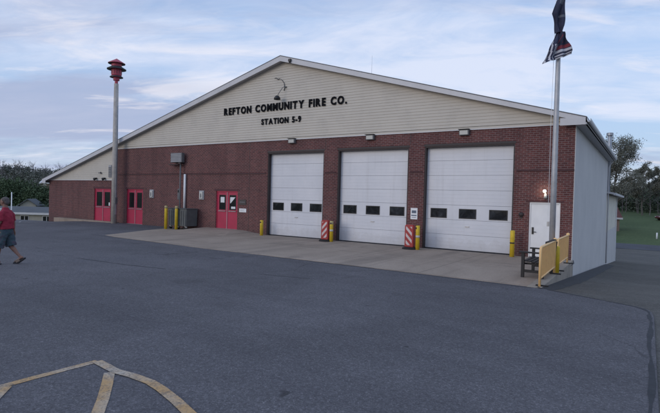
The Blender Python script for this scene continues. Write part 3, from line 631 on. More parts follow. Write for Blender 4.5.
for x, lb in ((-31.85, 'small black twin-lamp head over the far left doors, left of two'), (-30.85, 'small black lamp head over the far left doors, beside the pole')):
    t = thing('spotlight', lb, 'spotlight', (x, -0.03, 2.93), 0, 'small spotlights over the far left doors')
    MB().box(-0.05, 0.05, -0.05, 0, -0.06, 0.06).obj('mount', 'black', t); MB().tube([(0, -0.04, 0), (0.03, -0.2, -0.05)], [0.06, 0.10], 12).obj('head', 'black', t, smooth=True)
t = thing('wall_camera', 'small grey wall camera high between the two black spotlights', 'camera', (-31.35, -0.03, 3.3)); MB().box(-0.1, 0.12, -0.14, -0.02, -0.03, 0.04).obj('body', 'grey', t, bevel=0.01); MB().box(-0.03, 0.03, -0.05, 0, -0.02, 0.08).obj('mount', 'grey', t)
t = thing('wall_vent', 'grey louvred vent in the siding behind the siren pole', 'vent', (-30.2, -0.03, 3.2))
MB().box(-0.2, 0.12, -0.05, 0, -0.2, 0.62).obj('frame', 'trim_grey', t, bevel=0.01)
mb = MB(); [mb.box(-0.17, 0.09, -0.07, -0.052, -0.14 + 0.11 * i, -0.07 + 0.11 * i) for i in range(6)]; mb.obj('louvre', 'grey', t)

# wall lanterns between the entrance doors
for x, lb in ((-25.86, 'pale wall lantern between the second red doors and the waste bin'), (-21.38, 'pale wall lantern just left of the red doors with paper notices')):
    t = thing('wall_lantern', lb, 'wall lantern', (x, 0, 1.98), 0, 'pale wall lanterns by the red doors')
    MB().box(-0.19, 0.19, -0.05, 0, -0.26, 0.26).obj('back_plate', 'trim_grey', t, bevel=0.01)
    MB().box(-0.13, 0.13, -0.10, -0.051, -0.2, 0.2).obj('diffuser', 'lens', t, bevel=0.02)
    MB().add([(-0.045, -0.104, -0.14), (0.055, -0.104, -0.14), (0.055, -0.104, 0.04), (0.0, -0.104, 0.12), (-0.045, -0.104, 0.04)], [(0, 1, 2, 3, 4)]).obj('dark_mark', 'grey', t)
t = thing('dark_plaque', 'dark bronze plaque right of the red doors with notices', 'plaque', (-18.22, 0, 1.66)); MB().box(-0.26, 0.26, -0.03, 0, -0.14, 0.14).obj('plate', plain('bronze', (0.05, 0.038, 0.036), 0.5), t, bevel=0.005); MB().box(-0.19, 0.19, -0.034, -0.03, -0.02, 0.03).obj('raised_line', 'grey', t)
t = thing('white_wall_sign', 'small white sign under the dark plaque beside the red doors', 'sign', (-18.19, 0, 1.22)); MB().box(-0.25, 0.25, -0.02, 0, -0.1, 0.1).obj('plate', 'white', t, bevel=0.003)
mb = MB(); [mb.box(-0.19, 0.16 - 0.07 * (i % 2), -0.0225, -0.02, 0.045 - 0.05 * i, 0.06 - 0.05 * i) for i in range(3)]; mb.obj('faded_print', 'trim_grey', t)
t = thing('notice_sign', 'white notice sign on the brick pier between the middle and right bays', 'sign', (-8.33, 0, 1.44)); MB().box(-0.155, 0.155, -0.02, 0, -0.24, 0.24).obj('plate', 'white', t, bevel=0.003)
mb = MB(); mb.box(-0.1, 0.1, -0.0225, -0.02, 0.02, 0.14); mb.box(-0.12, 0.12, -0.0225, -0.02, -0.10, -0.05); mb.box(-0.1, 0.1, -0.0225, -0.02, -0.17, -0.15); mb.obj('print', plain('sign_print', (0.12, 0.15, 0.20), 0.7), t)
t = thing('alarm_bell', 'small dark round alarm bell on the brick beside the white door', 'bell', (-4.0, 0, 1.58)); MB().tube([(0, 0, 0), (0, -0.05, 0), (0, -0.08, 0)], [0.09, 0.085, 0.03], 16).obj('gong', 'jamb', t, smooth=True); MB().box(-0.04, 0.04, -0.03, 0, -0.14, -0.08).obj('junction_box', 'jamb', t)
# lit lamp above the white door, and the sensor below it
t = thing('entrance_lamp', 'round lit lamp glowing on the brick above the white door', 'lamp', (-3.2, 0, 2.47))
MB().tube([(0, 0, 0), (0, -0.05, 0)], [0.07, 0.06], 16).obj('base', 'white', t, smooth=True)
MB().tube([(0, -0.05, 0), (0, -0.07, 0), (0, -0.11, 0), (0, -0.13, 0)], [0.035, 0.055, 0.052, 0.02], 16).obj('bulb', 'lampon', t, smooth=True)
MB().tube([(0.03, -0.02, -0.08), (0.04, -0.07, -0.15), (0.045, -0.11, -0.26)], [0.03, 0.055, 0.06], 12).obj('spare_head', 'lens', t, smooth=True)
pl = bpy.data.lights.new('entrance_glow', 'POINT'); pl.energy = 2.5; pl.color = (1, 0.85, 0.65); pl.shadow_soft_size = 0.06
po = bpy.data.objects.new('entrance_glow', pl); COL.objects.link(po); po.parent = t; po.location = (0, -0.2, 0.0)

# ------------------------------------------------------------------ mast box, white pipe, waste bin
t = thing('mast_box', 'grey rectangular louvred box on a slim mast against the brick', 'mast box', (-23.0, -0.22, 0))
MB().tube([(0, 0, 0), (0, 0, 3.95)], 0.045, 10).obj('mast', 'grey', t, smooth=True)
MB().box(-0.78, 0.22, -0.10, 0.10, 3.86, 4.42).obj('box', 'grey', t, bevel=0.015)
mb = MB(); [mb.box(-0.72, 0.16, -0.115, -0.101, 3.90 + 0.085 * i, 3.95 + 0.085 * i) for i in range(6)]; mb.obj('louvre', 'trim_grey', t)
mb = MB(); mb.box(-0.9, -0.05, -0.16, 0.14, 3.72, 3.75); mb.box(-0.1, 0.1, -0.09, 0.2, 3.78, 3.85); mb.obj('bracket', 'jamb', t)
t = MB().tube([(-22.74, -0.1, 1.15), (-22.74, -0.1, 3.18)], 0.068, 12).obj('white_pipe', 'white', smooth=True); tag(t, 'white vertical pipe on the brick above the dark waste bin', 'pipe')
t = thing('meter_box', 'slim grey meter box on the brick left of the mast', 'meter', (-23.3, 0, 2.0)); MB().box(-0.07, 0.07, -0.1, 0, -0.32, 0.32).obj('case', 'grey', t, bevel=0.01); MB().box(-0.04, 0.04, -0.108, -0.1, 0.1, 0.24).obj('dial', 'glass', t)
t = thing('waste_bin', 'dark ribbed waste bin on castors between the yellow bollards and the red doors', 'waste bin', (-22.34, -0.55, 0.0))
MB().prism_y([(-0.74, 0.2), (0.74, 0.2), (0.78, 1.16), (-0.78, 1.16)], -0.38, 0.42).obj('body', 'bin', t, bevel=0.02)
mb = MB()
for i in range(9): x = -0.68 + 0.17 * i; mb.prism_y([(x - 0.02, 0.24), (x + 0.02, 0.24), (x * 1.04 + 0.02, 1.08), (x * 1.04 - 0.02, 1.08)], -0.41, -0.381)
mb.obj('rib', 'bin', t)
MB().box(-0.80, 0.80, -0.42, 0.46, 1.161, 1.20).obj('lid', plain('bin_lid', (0.085, 0.088, 0.09), 0.5), t, bevel=0.015)
for x in (-0.64, 0.0, 0.64):
    wmb = MB().tube([(x - 0.03, -0.3, 0.095), (x + 0.03, -0.3, 0.095)], 0.095, 14).obj('castor', 'rubber', t, smooth=False)
    MB().box(x - 0.05, x + 0.05, -0.35, -0.25, 0.11, 0.20).obj('bracket', 'lens', wmb)

# ------------------------------------------------------------------ bollards
bol = [(-22.85, -1.30, 1.32, 'yellow bollard left of the pair guarding the dark waste bin'), (-22.25, -1.06, 1.32, 'yellow bollard right of the pair guarding the dark waste bin'),
       (-16.45, -0.45, 0.78, 'yellow bollard at the left edge of the left bay door'), (-12.10, -0.62, 0.95, 'yellow bollard with a black cap mark between the left and middle bays'),
       (-7.78, -0.85, 0.98, 'yellow bollard with a reflective patch between the middle and right bays'), (-4.18, -0.5, 0.98, 'yellow bollard with a dark mid band right of the right bay door'),
       (-2.195, -3.80, 0.78, 'yellow bollard standing against the orange barricades by the flagpole')]
b0 = None
for i, (x, y, hh, lb) in enumerate(bol):
    t = thing('bollard', lb, 'bollard', (x, y, 0.01), rnd.uniform(-0.6, 0.3), 'yellow bollards')
    MB().lathe([(0.083, 0), (0.083, hh - 0.03), (0.078, hh - 0.012), (0.06, hh - 0.002), (0.0, hh)], 20).obj('sleeve', 'yellow', t, smooth=True)
    if i in (0, 1, 3): MB().lathe([(0.0845, hh - 0.15), (0.0845, hh - 0.03), (0.079, hh - 0.008), (0.0, hh + 0.004)], 20).obj('cap', plain('pale_cap', (0.50, 0.42, 0.22), 0.6), t, smooth=True)
    if i in (3, 4, 2): MB().box(-0.03, 0.03, -0.089, -0.078, hh - 0.14, hh - 0.07).obj('mark', 'black', t)
    if i in (5, 3, 4): MB().lathe([(0.0852, hh * 0.5), (0.0852, hh * 0.5 + (0.05 if i == 5 else 0.09))], 20).obj('band', 'jamb' if i == 5 else 'lens', t, smooth=True)

# striped channelizer panels in front of the piers
def panel(x, y, lb, sgn, hh=0.98, rz_=0.0):
    t = thing('hazard_marker', lb, 'hazard panel', (x, y, 0.01), rz_, 'red and white hazard panels')
    MB().lathe([(0.30, 0), (0.30, 0.05), (0.22, 0.09), (0.0, 0.09)], 20).obj('base', 'rubber', t)
    MB().prism_y([(-0.19, 0.09), (0.19, 0.09), (0.19, hh - 0.05), (0.14, hh), (-0.14, hh), (-0.19, hh - 0.05)], -0.10, 0.10).obj('body', 'redp', t, bevel=0.02)
    f = MB(); wd = 0.13
    for k in range(-1, 5):
        c = 0.10 + 0.29 * k; q = [(-wd, c - sgn * 0.14), (wd, c + sgn * 0.14), (wd, c + sgn * 0.14 + 0.135), (-wd, c - sgn * 0.14 + 0.135)]
        z0, z1 = 0.17, hh - 0.08; poly = []
        # clip the stripe to the panel face
        def clip(P, zz, keep_above):
            out = []
            for i in range(len(P)):
                A, B = P[i], P[(i + 1) % len(P)]; ia = (A[1] >= zz) == keep_above; ib = (B[1] >= zz) == keep_above
                if ia: out.append(A)
                if ia != ib: s = (zz - A[1]) / (B[1] - A[1]); out.append((A[0] + (B[0] - A[0]) * s, zz))
            return out
        poly = clip(q, z0, True); poly = clip(poly, z1, False) if len(poly) > 2 else poly
        if len(poly) > 2: f.prism_y(poly, -0.1035, -0.1005)
    f.obj('stripe', 'whitep', t)
panel(-12.42, -0.62, 'red panel with white stripes rising to the right, beside the left bay', 1)
panel(-8.12, -0.86, 'red panel with white stripes falling to the right, beside the middle bay', -1, 1.0)

# ------------------------------------------------------------------ barricades and bench at the apron edge
def barricade(x0, y0, x1, y1, lb):
    a = math.atan2(y1 - y0, x1 - x0); L = math.hypot(x1 - x0, y1 - y0)
    t = thing('barricade', lb, 'barricade', (x0, y0, 0.01), a, 'orange barricades along the apron edge')
    r = 0.03
    MB().tube([(0.03, 0, 0.0), (0.03, 0, 0.84), (0.06, 0, 0.92), (0.14, 0, 0.95), (L - 0.14, 0, 0.95), (L - 0.05, 0, 0.93), (L - 0.03, 0, 0.86), (L - 0.03, 0, 0.0)], r, 8).obj('frame', 'barrt', t, smooth=True)
    MB().tube([(0.05, 0, 0.20), (L - 0.05, 0, 0.20)], r * 0.9, 8).obj('lower_rail', 'barrt', t, smooth=True)
    mb = MB(); n = int((L - 0.1) / 0.085)
    for i in range(n):
        x = 0.09 + (L - 0.18) * i / (n - 1); mb.box(x - 0.033, x + 0.033, -0.012, 0.012, 0.215, 0.925)
    mb.obj('slat', 'barr', t)
    for x in (0.12, L - 0.12): MB().box(x - 0.03, x + 0.03, -0.19, 0.10, 0.0, 0.035).obj('foot', 'rubber', t, bevel=0.01)
    for x in (L - 0.03,): MB().lathe([(0.0, -0.05), (0.05, -0.03), (0.06, 0.02), (0.03, 0.06), (0, 0.065)], 10, (x, 0, 0.97)).obj('knob', 'barrt', t, smooth=True)
barricade(-2.14, -6.72, -2.205, -4.05, 'orange slatted barricade at the apron corner, the nearer of two')
barricade(-2.22, -3.50, -2.25, -1.02, 'orange slatted barricade next to the building corner, the farther of two')

bn = thing('bench', 'black slatted bench with armrests backed against the orange barricades', 'bench', (-2.52, -4.66, 0.01))
for s in (-1, 1):
    y = s * 0.72
    MB().box(-0.32, -0.24, y - 0.04, y + 0.04, 0, 0.66).obj('leg', 'blackp', bn, bevel=0.006)
    MB().prism_y([(0.16, 0.0), (0.25, 0.0), (0.36, 0.92), (0.28, 0.92)], y - 0.035, y + 0.035).obj('leg', 'blackp', bn, bevel=0.006)
    MB().box(-0.38, 0.30, y - 0.06, y + 0.06, 0.661, 0.70).obj('armrest', 'blackp', bn, bevel=0.008)
    MB().box(-0.239, 0.17, y - 0.03, y + 0.03, 0.14, 0.21).obj('stretcher', 'blackp', bn)
mb = MB(); [mb.box(-0.30 + 0.11 * i, -0.205 + 0.11 * i, -0.68, 0.68, 0.42 - 0.008 * i, 0.45 - 0.008 * i) for i in range(5)]; mb.obj('seat', 'blackp', bn, bevel=0.005)
MB().box(-0.30, 0.2, -0.60, -0.55, 0.34, 0.385).obj('seat_frame', 'blackp', bn)
mb = MB()
for i in range(8): y = -0.62 + 0.177 * i; mb.prism_y([(0.215, 0.46), (0.235, 0.46), (0.315, 0.94), (0.295, 0.94)], y - 0.05, y + 0.05)
mb.obj('backrest', 'blackp', bn); MB().box(0.27, 0.345, -0.75, 0.75, 0.941, 1.0).obj('top_rail', 'blackp', bn, bevel=0.006)

# ------------------------------------------------------------------ flagpole and flags
fp = thing('flagpole', 'tall silver flagpole rising behind the barricades beside the white door', 'flagpole', (-2.46, -2.95, 0.01))
MB().lathe([(0.088, 0), (0.084, 3), (0.070, 6), (0.045, 9.6), (0.0, 9.62)], 24).obj('pole', 'alu', fp, smooth=True)
MB().lathe([(0.2, 0), (0.2, 0.03), (0.10, 0.09), (0.089, 0.09)], 20).obj('collar', 'alu', fp, smooth=True)
MB().lathe([(0, 9.62), (0.09, 9.68), (0.12, 9.76), (0.09, 9.84), (0, 9.88)], 14).obj('finial', 'alu', fp, smooth=True)
MB().tube([(-0.13, -0.02, 1.4), (-0.14, -0.03, 4.5), (-0.1, -0.02, 9.5)], 0.006, 5).obj('halyard', 'white', fp)
MB().box(-0.16, -0.10, -0.03, 0.03, 1.3, 1.45).obj('cleat', 'steel', fp)
CR = Vector((0.8366, 0.5472, 0)); CF = Vector((-0.547, 0.837, 0))
def flag(name, label, rows, thick, matf, nfold=3.2, amp=0.10, base=(-2.46, -2.95)):
    # rows: (left edge, right edge) as (sideways from pole, height); the cloth hangs in vertical folds round the pole
    mb = MB(); nu, nv = 34, 40; vs = []
    for j in range(nv + 1):
        v = j / nv; k = v * (len(rows) - 1); i0 = min(int(k), len(rows) - 2); s = k - i0
        l = [rows[i0][0][q] * (1 - s) + rows[i0 + 1][0][q] * s for q in (0, 1)]; r = [rows[i0][1][q] * (1 - s) + rows[i0 + 1][1][q] * s for q in (0, 1)]
        for i in range(nu + 1):
            u = i / nu; a = l[0] + (r[0] - l[0]) * u; z = l[1] + (r[1] - l[1]) * u
            dep = -0.15 + amp * math.sin(nfold * 2 * math.pi * u + 1.5 * v) * (0.3 + 0.7 * v) + 0.03 * math.sin(9 * v + 5 * u)
            p = Vector((0, 0, z)) + CR * (a + 0.015 * math.sin(11 * v + 7 * u)) + CF * dep
            vs.append((p.x, p.y, p.z))
    fs = [(j * (nu + 1) + i, j * (nu + 1) + i + 1, (j + 1) * (nu + 1) + i + 1, (j + 1) * (nu + 1) + i) for j in range(nv) for i in range(nu)]
    t = thing(name, label, 'flag', (base[0], base[1], 0))
    o = mb.add(vs, fs).obj('cloth', M['flag_dark'], t, smooth=True, fix=False)
    me = o.data
    for mm in matf[0]: me.materials.append(M[mm] if isinstance(mm, str) else mm)
    for j in range(nv):
        for i in range(nu): me.polygons[j * nu + i].material_index = matf[1]((i + 0.5) / nu, (j + 0.5) / nv)
    sm = o.modifiers.new('thickness', 'SOLIDIFY'); sm.thickness = 0.006
    return t
flag('dark_flag', 'dark navy flag hanging limp at the top of the silver flagpole', [((0.02, 9.0), (0.12, 9.05)), ((-0.10, 8.35), (0.12, 8.35)), ((-0.30, 7.78), (0.10, 7.85)), ((-0.22, 7.5), (0.08, 7.45)), ((-0.16, 7.2), (0.06, 7.25))],
     0.006, ([plain('flag_grey', (0.12, 0.13, 0.16), 0.9)], lambda u, v: 1 if (0.3 < v < 0.38 and 0.3 < u < 0.7) or (0.55 < v < 0.6 and u > 0.5) else 0), 2.0, 0.05)
white_c = plain('flag_white', (0.50, 0.50, 0.54), 0.9); red_c = plain('flag_red', (0.20, 0.035, 0.05), 0.9)
def stripes(u, v):
    s = v * 1.0
    if v < 0.42 and 0.15 < u < 0.75: return 2 if (u * 7 + v * 9) % 2 < 0.35 and u > 0.35 else 0
    if 0.50 < v < 0.60 and u > 0.42: return 2
    if u < 0.42 and v > 0.3: return 1 if ((u * 2.3 - v * 0.4) * 3.2) % 1 < 0.42 else 0
    k = int((v - 0.62) / 0.38 * 5)
    return 1 if v > 0.62 and k % 2 == 0 else 0
flag('striped_flag', 'black and white striped flag with a red stripe hanging below the dark flag', [((-0.14, 7.3), (0.08, 7.25)), ((-0.22, 7.0), (0.14, 7.1)), ((-0.34, 6.75), (0.24, 6.9)), ((-0.46, 6.42), (0.31, 6.68)), ((-0.50, 6.28), (0.33, 6.58))],
     0.006, ([white_c, red_c], stripes), 2.6, 0.07)

# ------------------------------------------------------------------ siren on its pole
sp_ = thing('siren_pole', 'tall weathered grey pole in front of the brick carrying the red siren', 'pole', (-28.85, -0.62, -0.02))
MB().lathe([(0.175, 0), (0.165, 4), (0.135, 9.0), (0, 9.0)], 18).obj('pole', 'wood', sp_, smooth=True)
MB().box(0.14, 0.2, -0.04, 0.04, 0.6, 7.6).obj('conduit', 'galv', sp_)
MB().box(0.12, 0.24, -0.08, 0.08, 1.3, 1.7).obj('switch_box', 'grey', sp_)
sr = thing('siren', 'red warning siren with stacked round hoods on top of the grey pole', 'siren', (-28.85, -0.62, 8.98))
MB().lathe([(0.10, -0.02), (0.10, 0.2), (0.19, 0.21), (0.19, 0.46), (0.13, 0.48)], 20).obj('neck', 'siren', sr, smooth=False)
MB().lathe([(0.19, 0.46), (0.40, 0.40), (0.40, 0.44), (0.30, 0.50), (0.27, 0.50)], 24).obj('lower_flange', 'siren_d', sr)
MB().lathe([(0.27, 0.44), (0.31, 0.55), (0.31, 0.98), (0.2, 1.0)], 24).obj('lower_body', 'siren', sr)
MB().lathe([(0.30, 0.98), (0.58, 0.90), (0.58, 0.945), (0.32, 1.10), (0.2, 1.11)], 28).obj('middle_hood', 'siren_d', sr)
MB().lathe([(0.31, 1.07), (0.31, 1.36), (0.2, 1.37)], 24).obj('upper_body', 'siren', sr)
MB().lathe([(0.0, 1.35), (0.30, 1.34), (0.52, 1.28), (0.52, 1.31), (0.0, 1.62)], 28).obj('top_hood', 'siren', sr)
MB().lathe([(0.28, 1.325), (0.515, 1.272), (0.515, 1.279), (0.28, 1.338)], 28).obj('hood_lining', 'siren_d', sr)
mb = MB()
for i in range(12):
    a = i * math.pi / 6; mb.box(-0.001, 0, 0, 0, 0, 0) if False else mb.tube([(0.312 * math.cos(a), 0.312 * math.sin(a), 0.6), (0.312 * math.cos(a), 0.312 * math.sin(a), 0.92)], 0.012, 5)
mb.obj('port_rib', 'siren_d', sr)

# ------------------------------------------------------------------ the man walking left
def skin(name, verts, edges, rads, m, parent, sub=2):
    me = bpy.data.meshes.new(name); me.from_pydata(verts, edges, []); me.materials.append(M[m])
    o = bpy.data.objects.new(name, me); COL.objects.link(o); o.parent = parent
    md = o.modifiers.new('skin', 'SKIN'); md.use_smooth_shade = True; md.branch_smoothing = 0.6
    if not me.skin_vertices: 
        bm = bmesh.new(); bm.from_mesh(me); bm.verts.layers.skin.verify(); bm.to_mesh(me); bm.free()
    for sv, r in zip(me.skin_vertices[0].data, rads): sv.radius = r if hasattr(r, '__len__') else (r, r)
    me.skin_vertices[0].data[0].use_root = True
    ms = o.modifiers.new('sub', 'SUBSURF'); ms.levels = sub; ms.render_levels = sub
    return o
man = thing('person', 'man walking left in a red shirt, dark patterned shorts and sandals', 'person', (-14.56, -13.07, 0.0), math.atan2(-0.547, -0.837))
def loft(mb, rings, n=20):
    # rings: (centre, half width along x, half width along y, axis direction)
    vs = []
    for c, rx, ry, d in rings:
        d = Vector(d).normalized(); ex = (Vector((1, 0, 0)) - d * d.x).normalized(); ey = d.cross(ex)
        vs += [Vector(c) + ex * rx * math.cos(2 * math.pi * k / n) + ey * ry * math.sin(2 * math.pi * k / n) for k in range(n)]
    fs = [(i * n + k, i * n + (k + 1) % n, (i + 1) * n + (k + 1) % n, (i + 1) * n + k) for i in range(len(rings) - 1) for k in range(n)]
    mb.add(vs, fs + [tuple(reversed(range(n))), tuple(range((len(rings) - 1) * n, len(rings) * n))])
def blob(mb, c, rx, ry, rz):
    loft(mb, [((c[0], c[1], c[2] + rz * math.sin(a)), rx * math.cos(a), ry * math.cos(a), (0, 0, 1)) for a in [R(x) for x in (-88, -65, -42, -20, 0, 20, 42, 65, 88)]])
def fuse(mb, name, m, vox=0.013, it=4, fold=0.0, parent=None):
    o = mb.obj(name, m, parent or man, smooth=True)
    r = o.modifiers.new('join', 'REMESH'); r.mode = 'VOXEL'; r.voxel_size = vox; r.use_smooth_shade = True
    sm_ = o.modifiers.new('smooth', 'SMOOTH'); sm_.iterations = it
    if fold:
        tx = bpy.data.textures.new('folds', 'CLOUDS'); tx.noise_scale = 0.11; tx.noise_depth = 2
        dm = o.modifiers.new('folds', 'DISPLACE'); dm.texture = tx; dm.strength = fold; dm.mid_level = 0.5
    return o
U = (0, 0, 1); bd = MB()
blob(bd, (0.045, 0, 1.70), 0.098, 0.080, 0.105); blob(bd, (0.075, 0, 1.635), 0.066, 0.060, 0.065)
blob(bd, (0.145, 0, 1.672), 0.016, 0.013, 0.024)
loft(bd, [((-0.005, 0, 1.44), 0.075, 0.085, U), ((0.01, 0, 1.53), 0.060, 0.060, U), ((0.035, 0, 1.63), 0.060, 0.058, U)])
loft(bd, [((0, 0, 0.86), 0.12, 0.15, U), ((0, 0, 1.0), 0.13, 0.15, U), ((0.01, 0, 1.2), 0.13, 0.16, U), ((0, 0, 1.38), 0.11, 0.17, U), ((0, 0, 1.46), 0.06, 0.10, U)])
HND = []
for s, el, wr in ((1, (-0.02, 0.25, 1.16), (0.13, 0.23, 0.95)), (-1, (-0.05, -0.25, 1.16), (-0.06, -0.26, 0.90))):
    el, wr = Vector(el), Vector(wr); sh_ = Vector((0, 0.19 * s, 1.40)); d = (wr - el).normalized(); ua = el - sh_
    loft(bd, [(sh_, 0.055, 0.05, ua), (sh_ + ua * 0.4, 0.048, 0.044, ua), (el, 0.040, 0.038, ua + d)])
    loft(bd, [(el, 0.040, 0.038, ua + d), (el + d * 0.08, 0.041, 0.037, d), (wr, 0.026, 0.022, d), (wr + d * 0.04, 0.040, 0.020, d), (wr + d * 0.09, 0.042, 0.017, d), (wr + d * 0.105, 0.034, 0.012, d)])
    HND.append((wr + d * 0.075, d, s))
for s, kn, an, ft in ((1, (0.12, 0.11, 0.51), (0.12, 0.12, 0.10), ((0.07, 0.055), (0.20, 0.05), (0.33, 0.045))), (-1, (-0.06, -0.11, 0.49), (-0.34, -0.12, 0.185), None)):
    hp = Vector((0, 0.10 * s, 0.88)); kn, an = Vector(kn), Vector(an); th = kn - hp; cf = an - kn
    loft(bd, [(hp, 0.095, 0.09, th), (hp + th * 0.5, 0.078, 0.075, th), (kn, 0.058, 0.056, th + cf)])
    loft(bd, [(kn, 0.058, 0.056, th + cf), (kn + cf * 0.28 + Vector((-0.012, 0, 0)), 0.062, 0.056, cf), (kn + cf * 0.65, 0.043, 0.040, cf), (an, 0.034, 0.034, cf)])
    if ft: blob(bd, (0.10, 0.12, 0.065), 0.05, 0.038, 0.045); loft(bd, [((0.06, 0.12, 0.062), 0.034, 0.034, (1, 0, 0.001)), ((0.18, 0.124, 0.062), 0.030, 0.042, (1, 0, 0.001)), ((0.30, 0.126, 0.045), 0.016, 0.040, (1, 0, 0.001)), ((0.345, 0.126, 0.042), 0.010, 0.026, (1, 0, 0.001))])
    else:
        a0 = Vector((-0.40, -0.12, 0.185)); a1 = Vector((-0.17, -0.125, 0.05)); dd = a1 - a0
        blob(bd, (-0.355, -0.12, 0.18), 0.045, 0.037, 0.04); loft(bd, [(a0, 0.032, 0.034, dd), (a0 + dd * 0.55, 0.030, 0.042, dd), (a0 + dd * 0.9, 0.018, 0.040, dd), (a1, 0.010, 0.026, dd)])
body = fuse(bd, 'body', 'skin', 0.0085, 3)
for pm, d, s in HND:                          # five separate curled fingers on each hand
    side = Vector((1, 0, 0)); side = (side - d * side.dot(d)).normalized(); inward = d.cross(side).normalized() * s
    if inward.y * s > 0: inward = -inward
    for q in range(4):
        st_ = pm + side * (0.027 - 0.018 * q) + d * 0.02; ln = (0.075, 0.083, 0.077, 0.06)[q]
        a1 = st_ + d * ln * 0.5; a2 = a1 + (d * 0.85 + inward * 0.5).normalized() * ln * 0.32; a3 = a2 + (d * 0.5 + inward * 0.85).normalized() * ln * 0.25
        f_o = skin('finger', [tuple(st_), tuple(a1), tuple(a2), tuple(a3)], [(0, 1), (1, 2), (2, 3)], [0.010, 0.009, 0.008, 0.007], 'skin', body, 1)
    st_ = pm - d * 0.02 + side * 0.03; a1 = st_ + (side * 0.8 + d * 0.6).normalized() * 0.035; a2 = a1 + (side * 0.25 + d).normalized() * 0.03
    skin('thumb', [tuple(st_), tuple(a1), tuple(a2)], [(0, 1), (1, 2)], [0.012, 0.010, 0.008], 'skin', body, 1)
# face details: nose, ears, brow
for s in (-1, 1):
    MB().lathe([(0, -0.03), (0.014, -0.022), (0.02, 0), (0.014, 0.024), (0, 0.032)], 8, (0.035, 0.082 * s, 1.675)).obj('ear', 'skin', body, smooth=True)
    MB().lathe([(0, -0.009), (0.010, 0), (0, 0.009)], 8, (0.128, 0.032 * s, 1.700)).obj('eye', 'sole', body, smooth=True)
MB().box(0.128, 0.1405, -0.022, 0.022, 1.628, 1.634).obj('mouth', plain('lips', (0.22, 0.08, 0.07), 0.6), body)
hr = MB(); blob(hr, (0.020, 0, 1.735), 0.104, 0.090, 0.085); blob(hr, (-0.022, 0, 1.685), 0.066, 0.080, 0.085)
fuse(hr, 'hair', 'hair', 0.010, 3, 0.02)
sh = MB(); loft(sh, [((-0.01, 0, 0.955), 0.19, 0.205, U), ((0.0, 0, 1.05), 0.19, 0.21, U), ((0.012, 0, 1.20), 0.185, 0.215, U), ((0.01, 0, 1.34), 0.155, 0.21, U), ((0.0, 0, 1.43), 0.105, 0.185, U), ((0.005, 0, 1.48), 0.075, 0.105, U), ((0.015, 0, 1.54), 0.074, 0.074, U)])
for s_, bx in ((1, -0.005), (-1, -0.015)):
    loft(sh, [((0.0, 0.13 * s_, 1.42), 0.075, 0.06, (0, s_, -0.6)), ((0.0, 0.20 * s_, 1.375), 0.085, 0.072, (0, s_ * 0.6, -1)), ((bx, 0.238 * s_, 1.28), 0.085, 0.066, (0, s_ * 0.2, -1)), ((bx * 2, 0.25 * s_, 1.17), 0.082, 0.064, (0, 0, -1))])
fuse(sh, 'shirt', 'shirt', 0.013, 4, 0.045)
so = MB(); loft(so, [((0, 0, 1.00), 0.145, 0.17, U), ((-0.005, 0, 0.93), 0.158, 0.185, U), ((-0.005, 0, 0.84), 0.155, 0.19, U), ((0, 0, 0.78), 0.12, 0.16, U)])
for s_, kx, kz in ((1, 0.115, 0.47), (-1, -0.085, 0.48)):
    dr = (kx, 0.0, kz - 0.87)
    loft(so, [((0.0, 0.09 * s_, 0.88), 0.145, 0.095, dr), ((kx * 0.4, 0.10 * s_, 0.74), 0.135, 0.10, dr), ((kx, 0.112 * s_, kz), 0.150, 0.115, dr)])
fuse(so, 'shorts', 'shorts', 0.013, 4, 0.05)
MB().box(0.06, 0.165, -0.07, 0.07, 1.40, 1.52).obj('pale_collar', 'under', man, bevel=0.035)
for pts_ in ([(0.05, 0.13, 0.0), (0.36, 0.135, 0.0)],):
    sd = MB(); sd.box(0.03, 0.37, 0.085, 0.18, 0.0, 0.028); sd.obj('sandal', 'sole', man, bevel=0.012); MB().box(0.16, 0.26, 0.083, 0.182, 0.029, 0.085).obj('strap', 'sandal', man, bevel=0.01)
sd = MB(); sd.prism_y([(-0.165, 0.0), (-0.155, 0.025), (-0.42, 0.15), (-0.455, 0.17), (-0.46, 0.135), (-0.28, 0.008)], -0.17, -0.08); sd.obj('sandal', 'sole', man)
MB().prism_y([(-0.25, 0.02), (-0.20, 0.085), (-0.30, 0.14), (-0.36, 0.085)], -0.172, -0.078).obj('strap', 'sandal', man, bevel=0.01)

# ------------------------------------------------------------------ trees
def leaf_cloud(mb, c, rad, n, size, rg, clump=0.35, k=None):
    k = k or max(6, int(n / 60)); cl = []
    for _ in range(k):
        while True:
            p = Vector((rg.uniform(-1, 1), rg.uniform(-1, 1), rg.uniform(-1, 1)))
            if 0.25 < p.length < 1: break
        cl.append((Vector((p.x * rad[0], p.y * rad[1], p.z * rad[2])), rg.uniform(0.5, 1.3)))
    for _ in range(n):
        q, sc = rg.choice(cl); s = clump * sc
        p = Vector(c) + q * 0.82 + Vector((rg.gauss(0, s * rad[0]), rg.gauss(0, s * rad[1]), rg.gauss(0, s * 0.8 * rad[2]))) * 0.55
        a = Vector((rg.uniform(-1, 1), rg.uniform(-1, 1), rg.uniform(-1, 1))).normalized(); b = a.orthogonal().normalized() * size * rg.uniform(0.4, 0.9); a = a * size * rg.uniform(0.6, 1.2)
        mb.v += [tuple(p - a), tuple(p + b), tuple(p + a), tuple(p - b)]; o = len(mb.v) - 4; mb.f.append((o, o + 1, o + 2, o + 3))
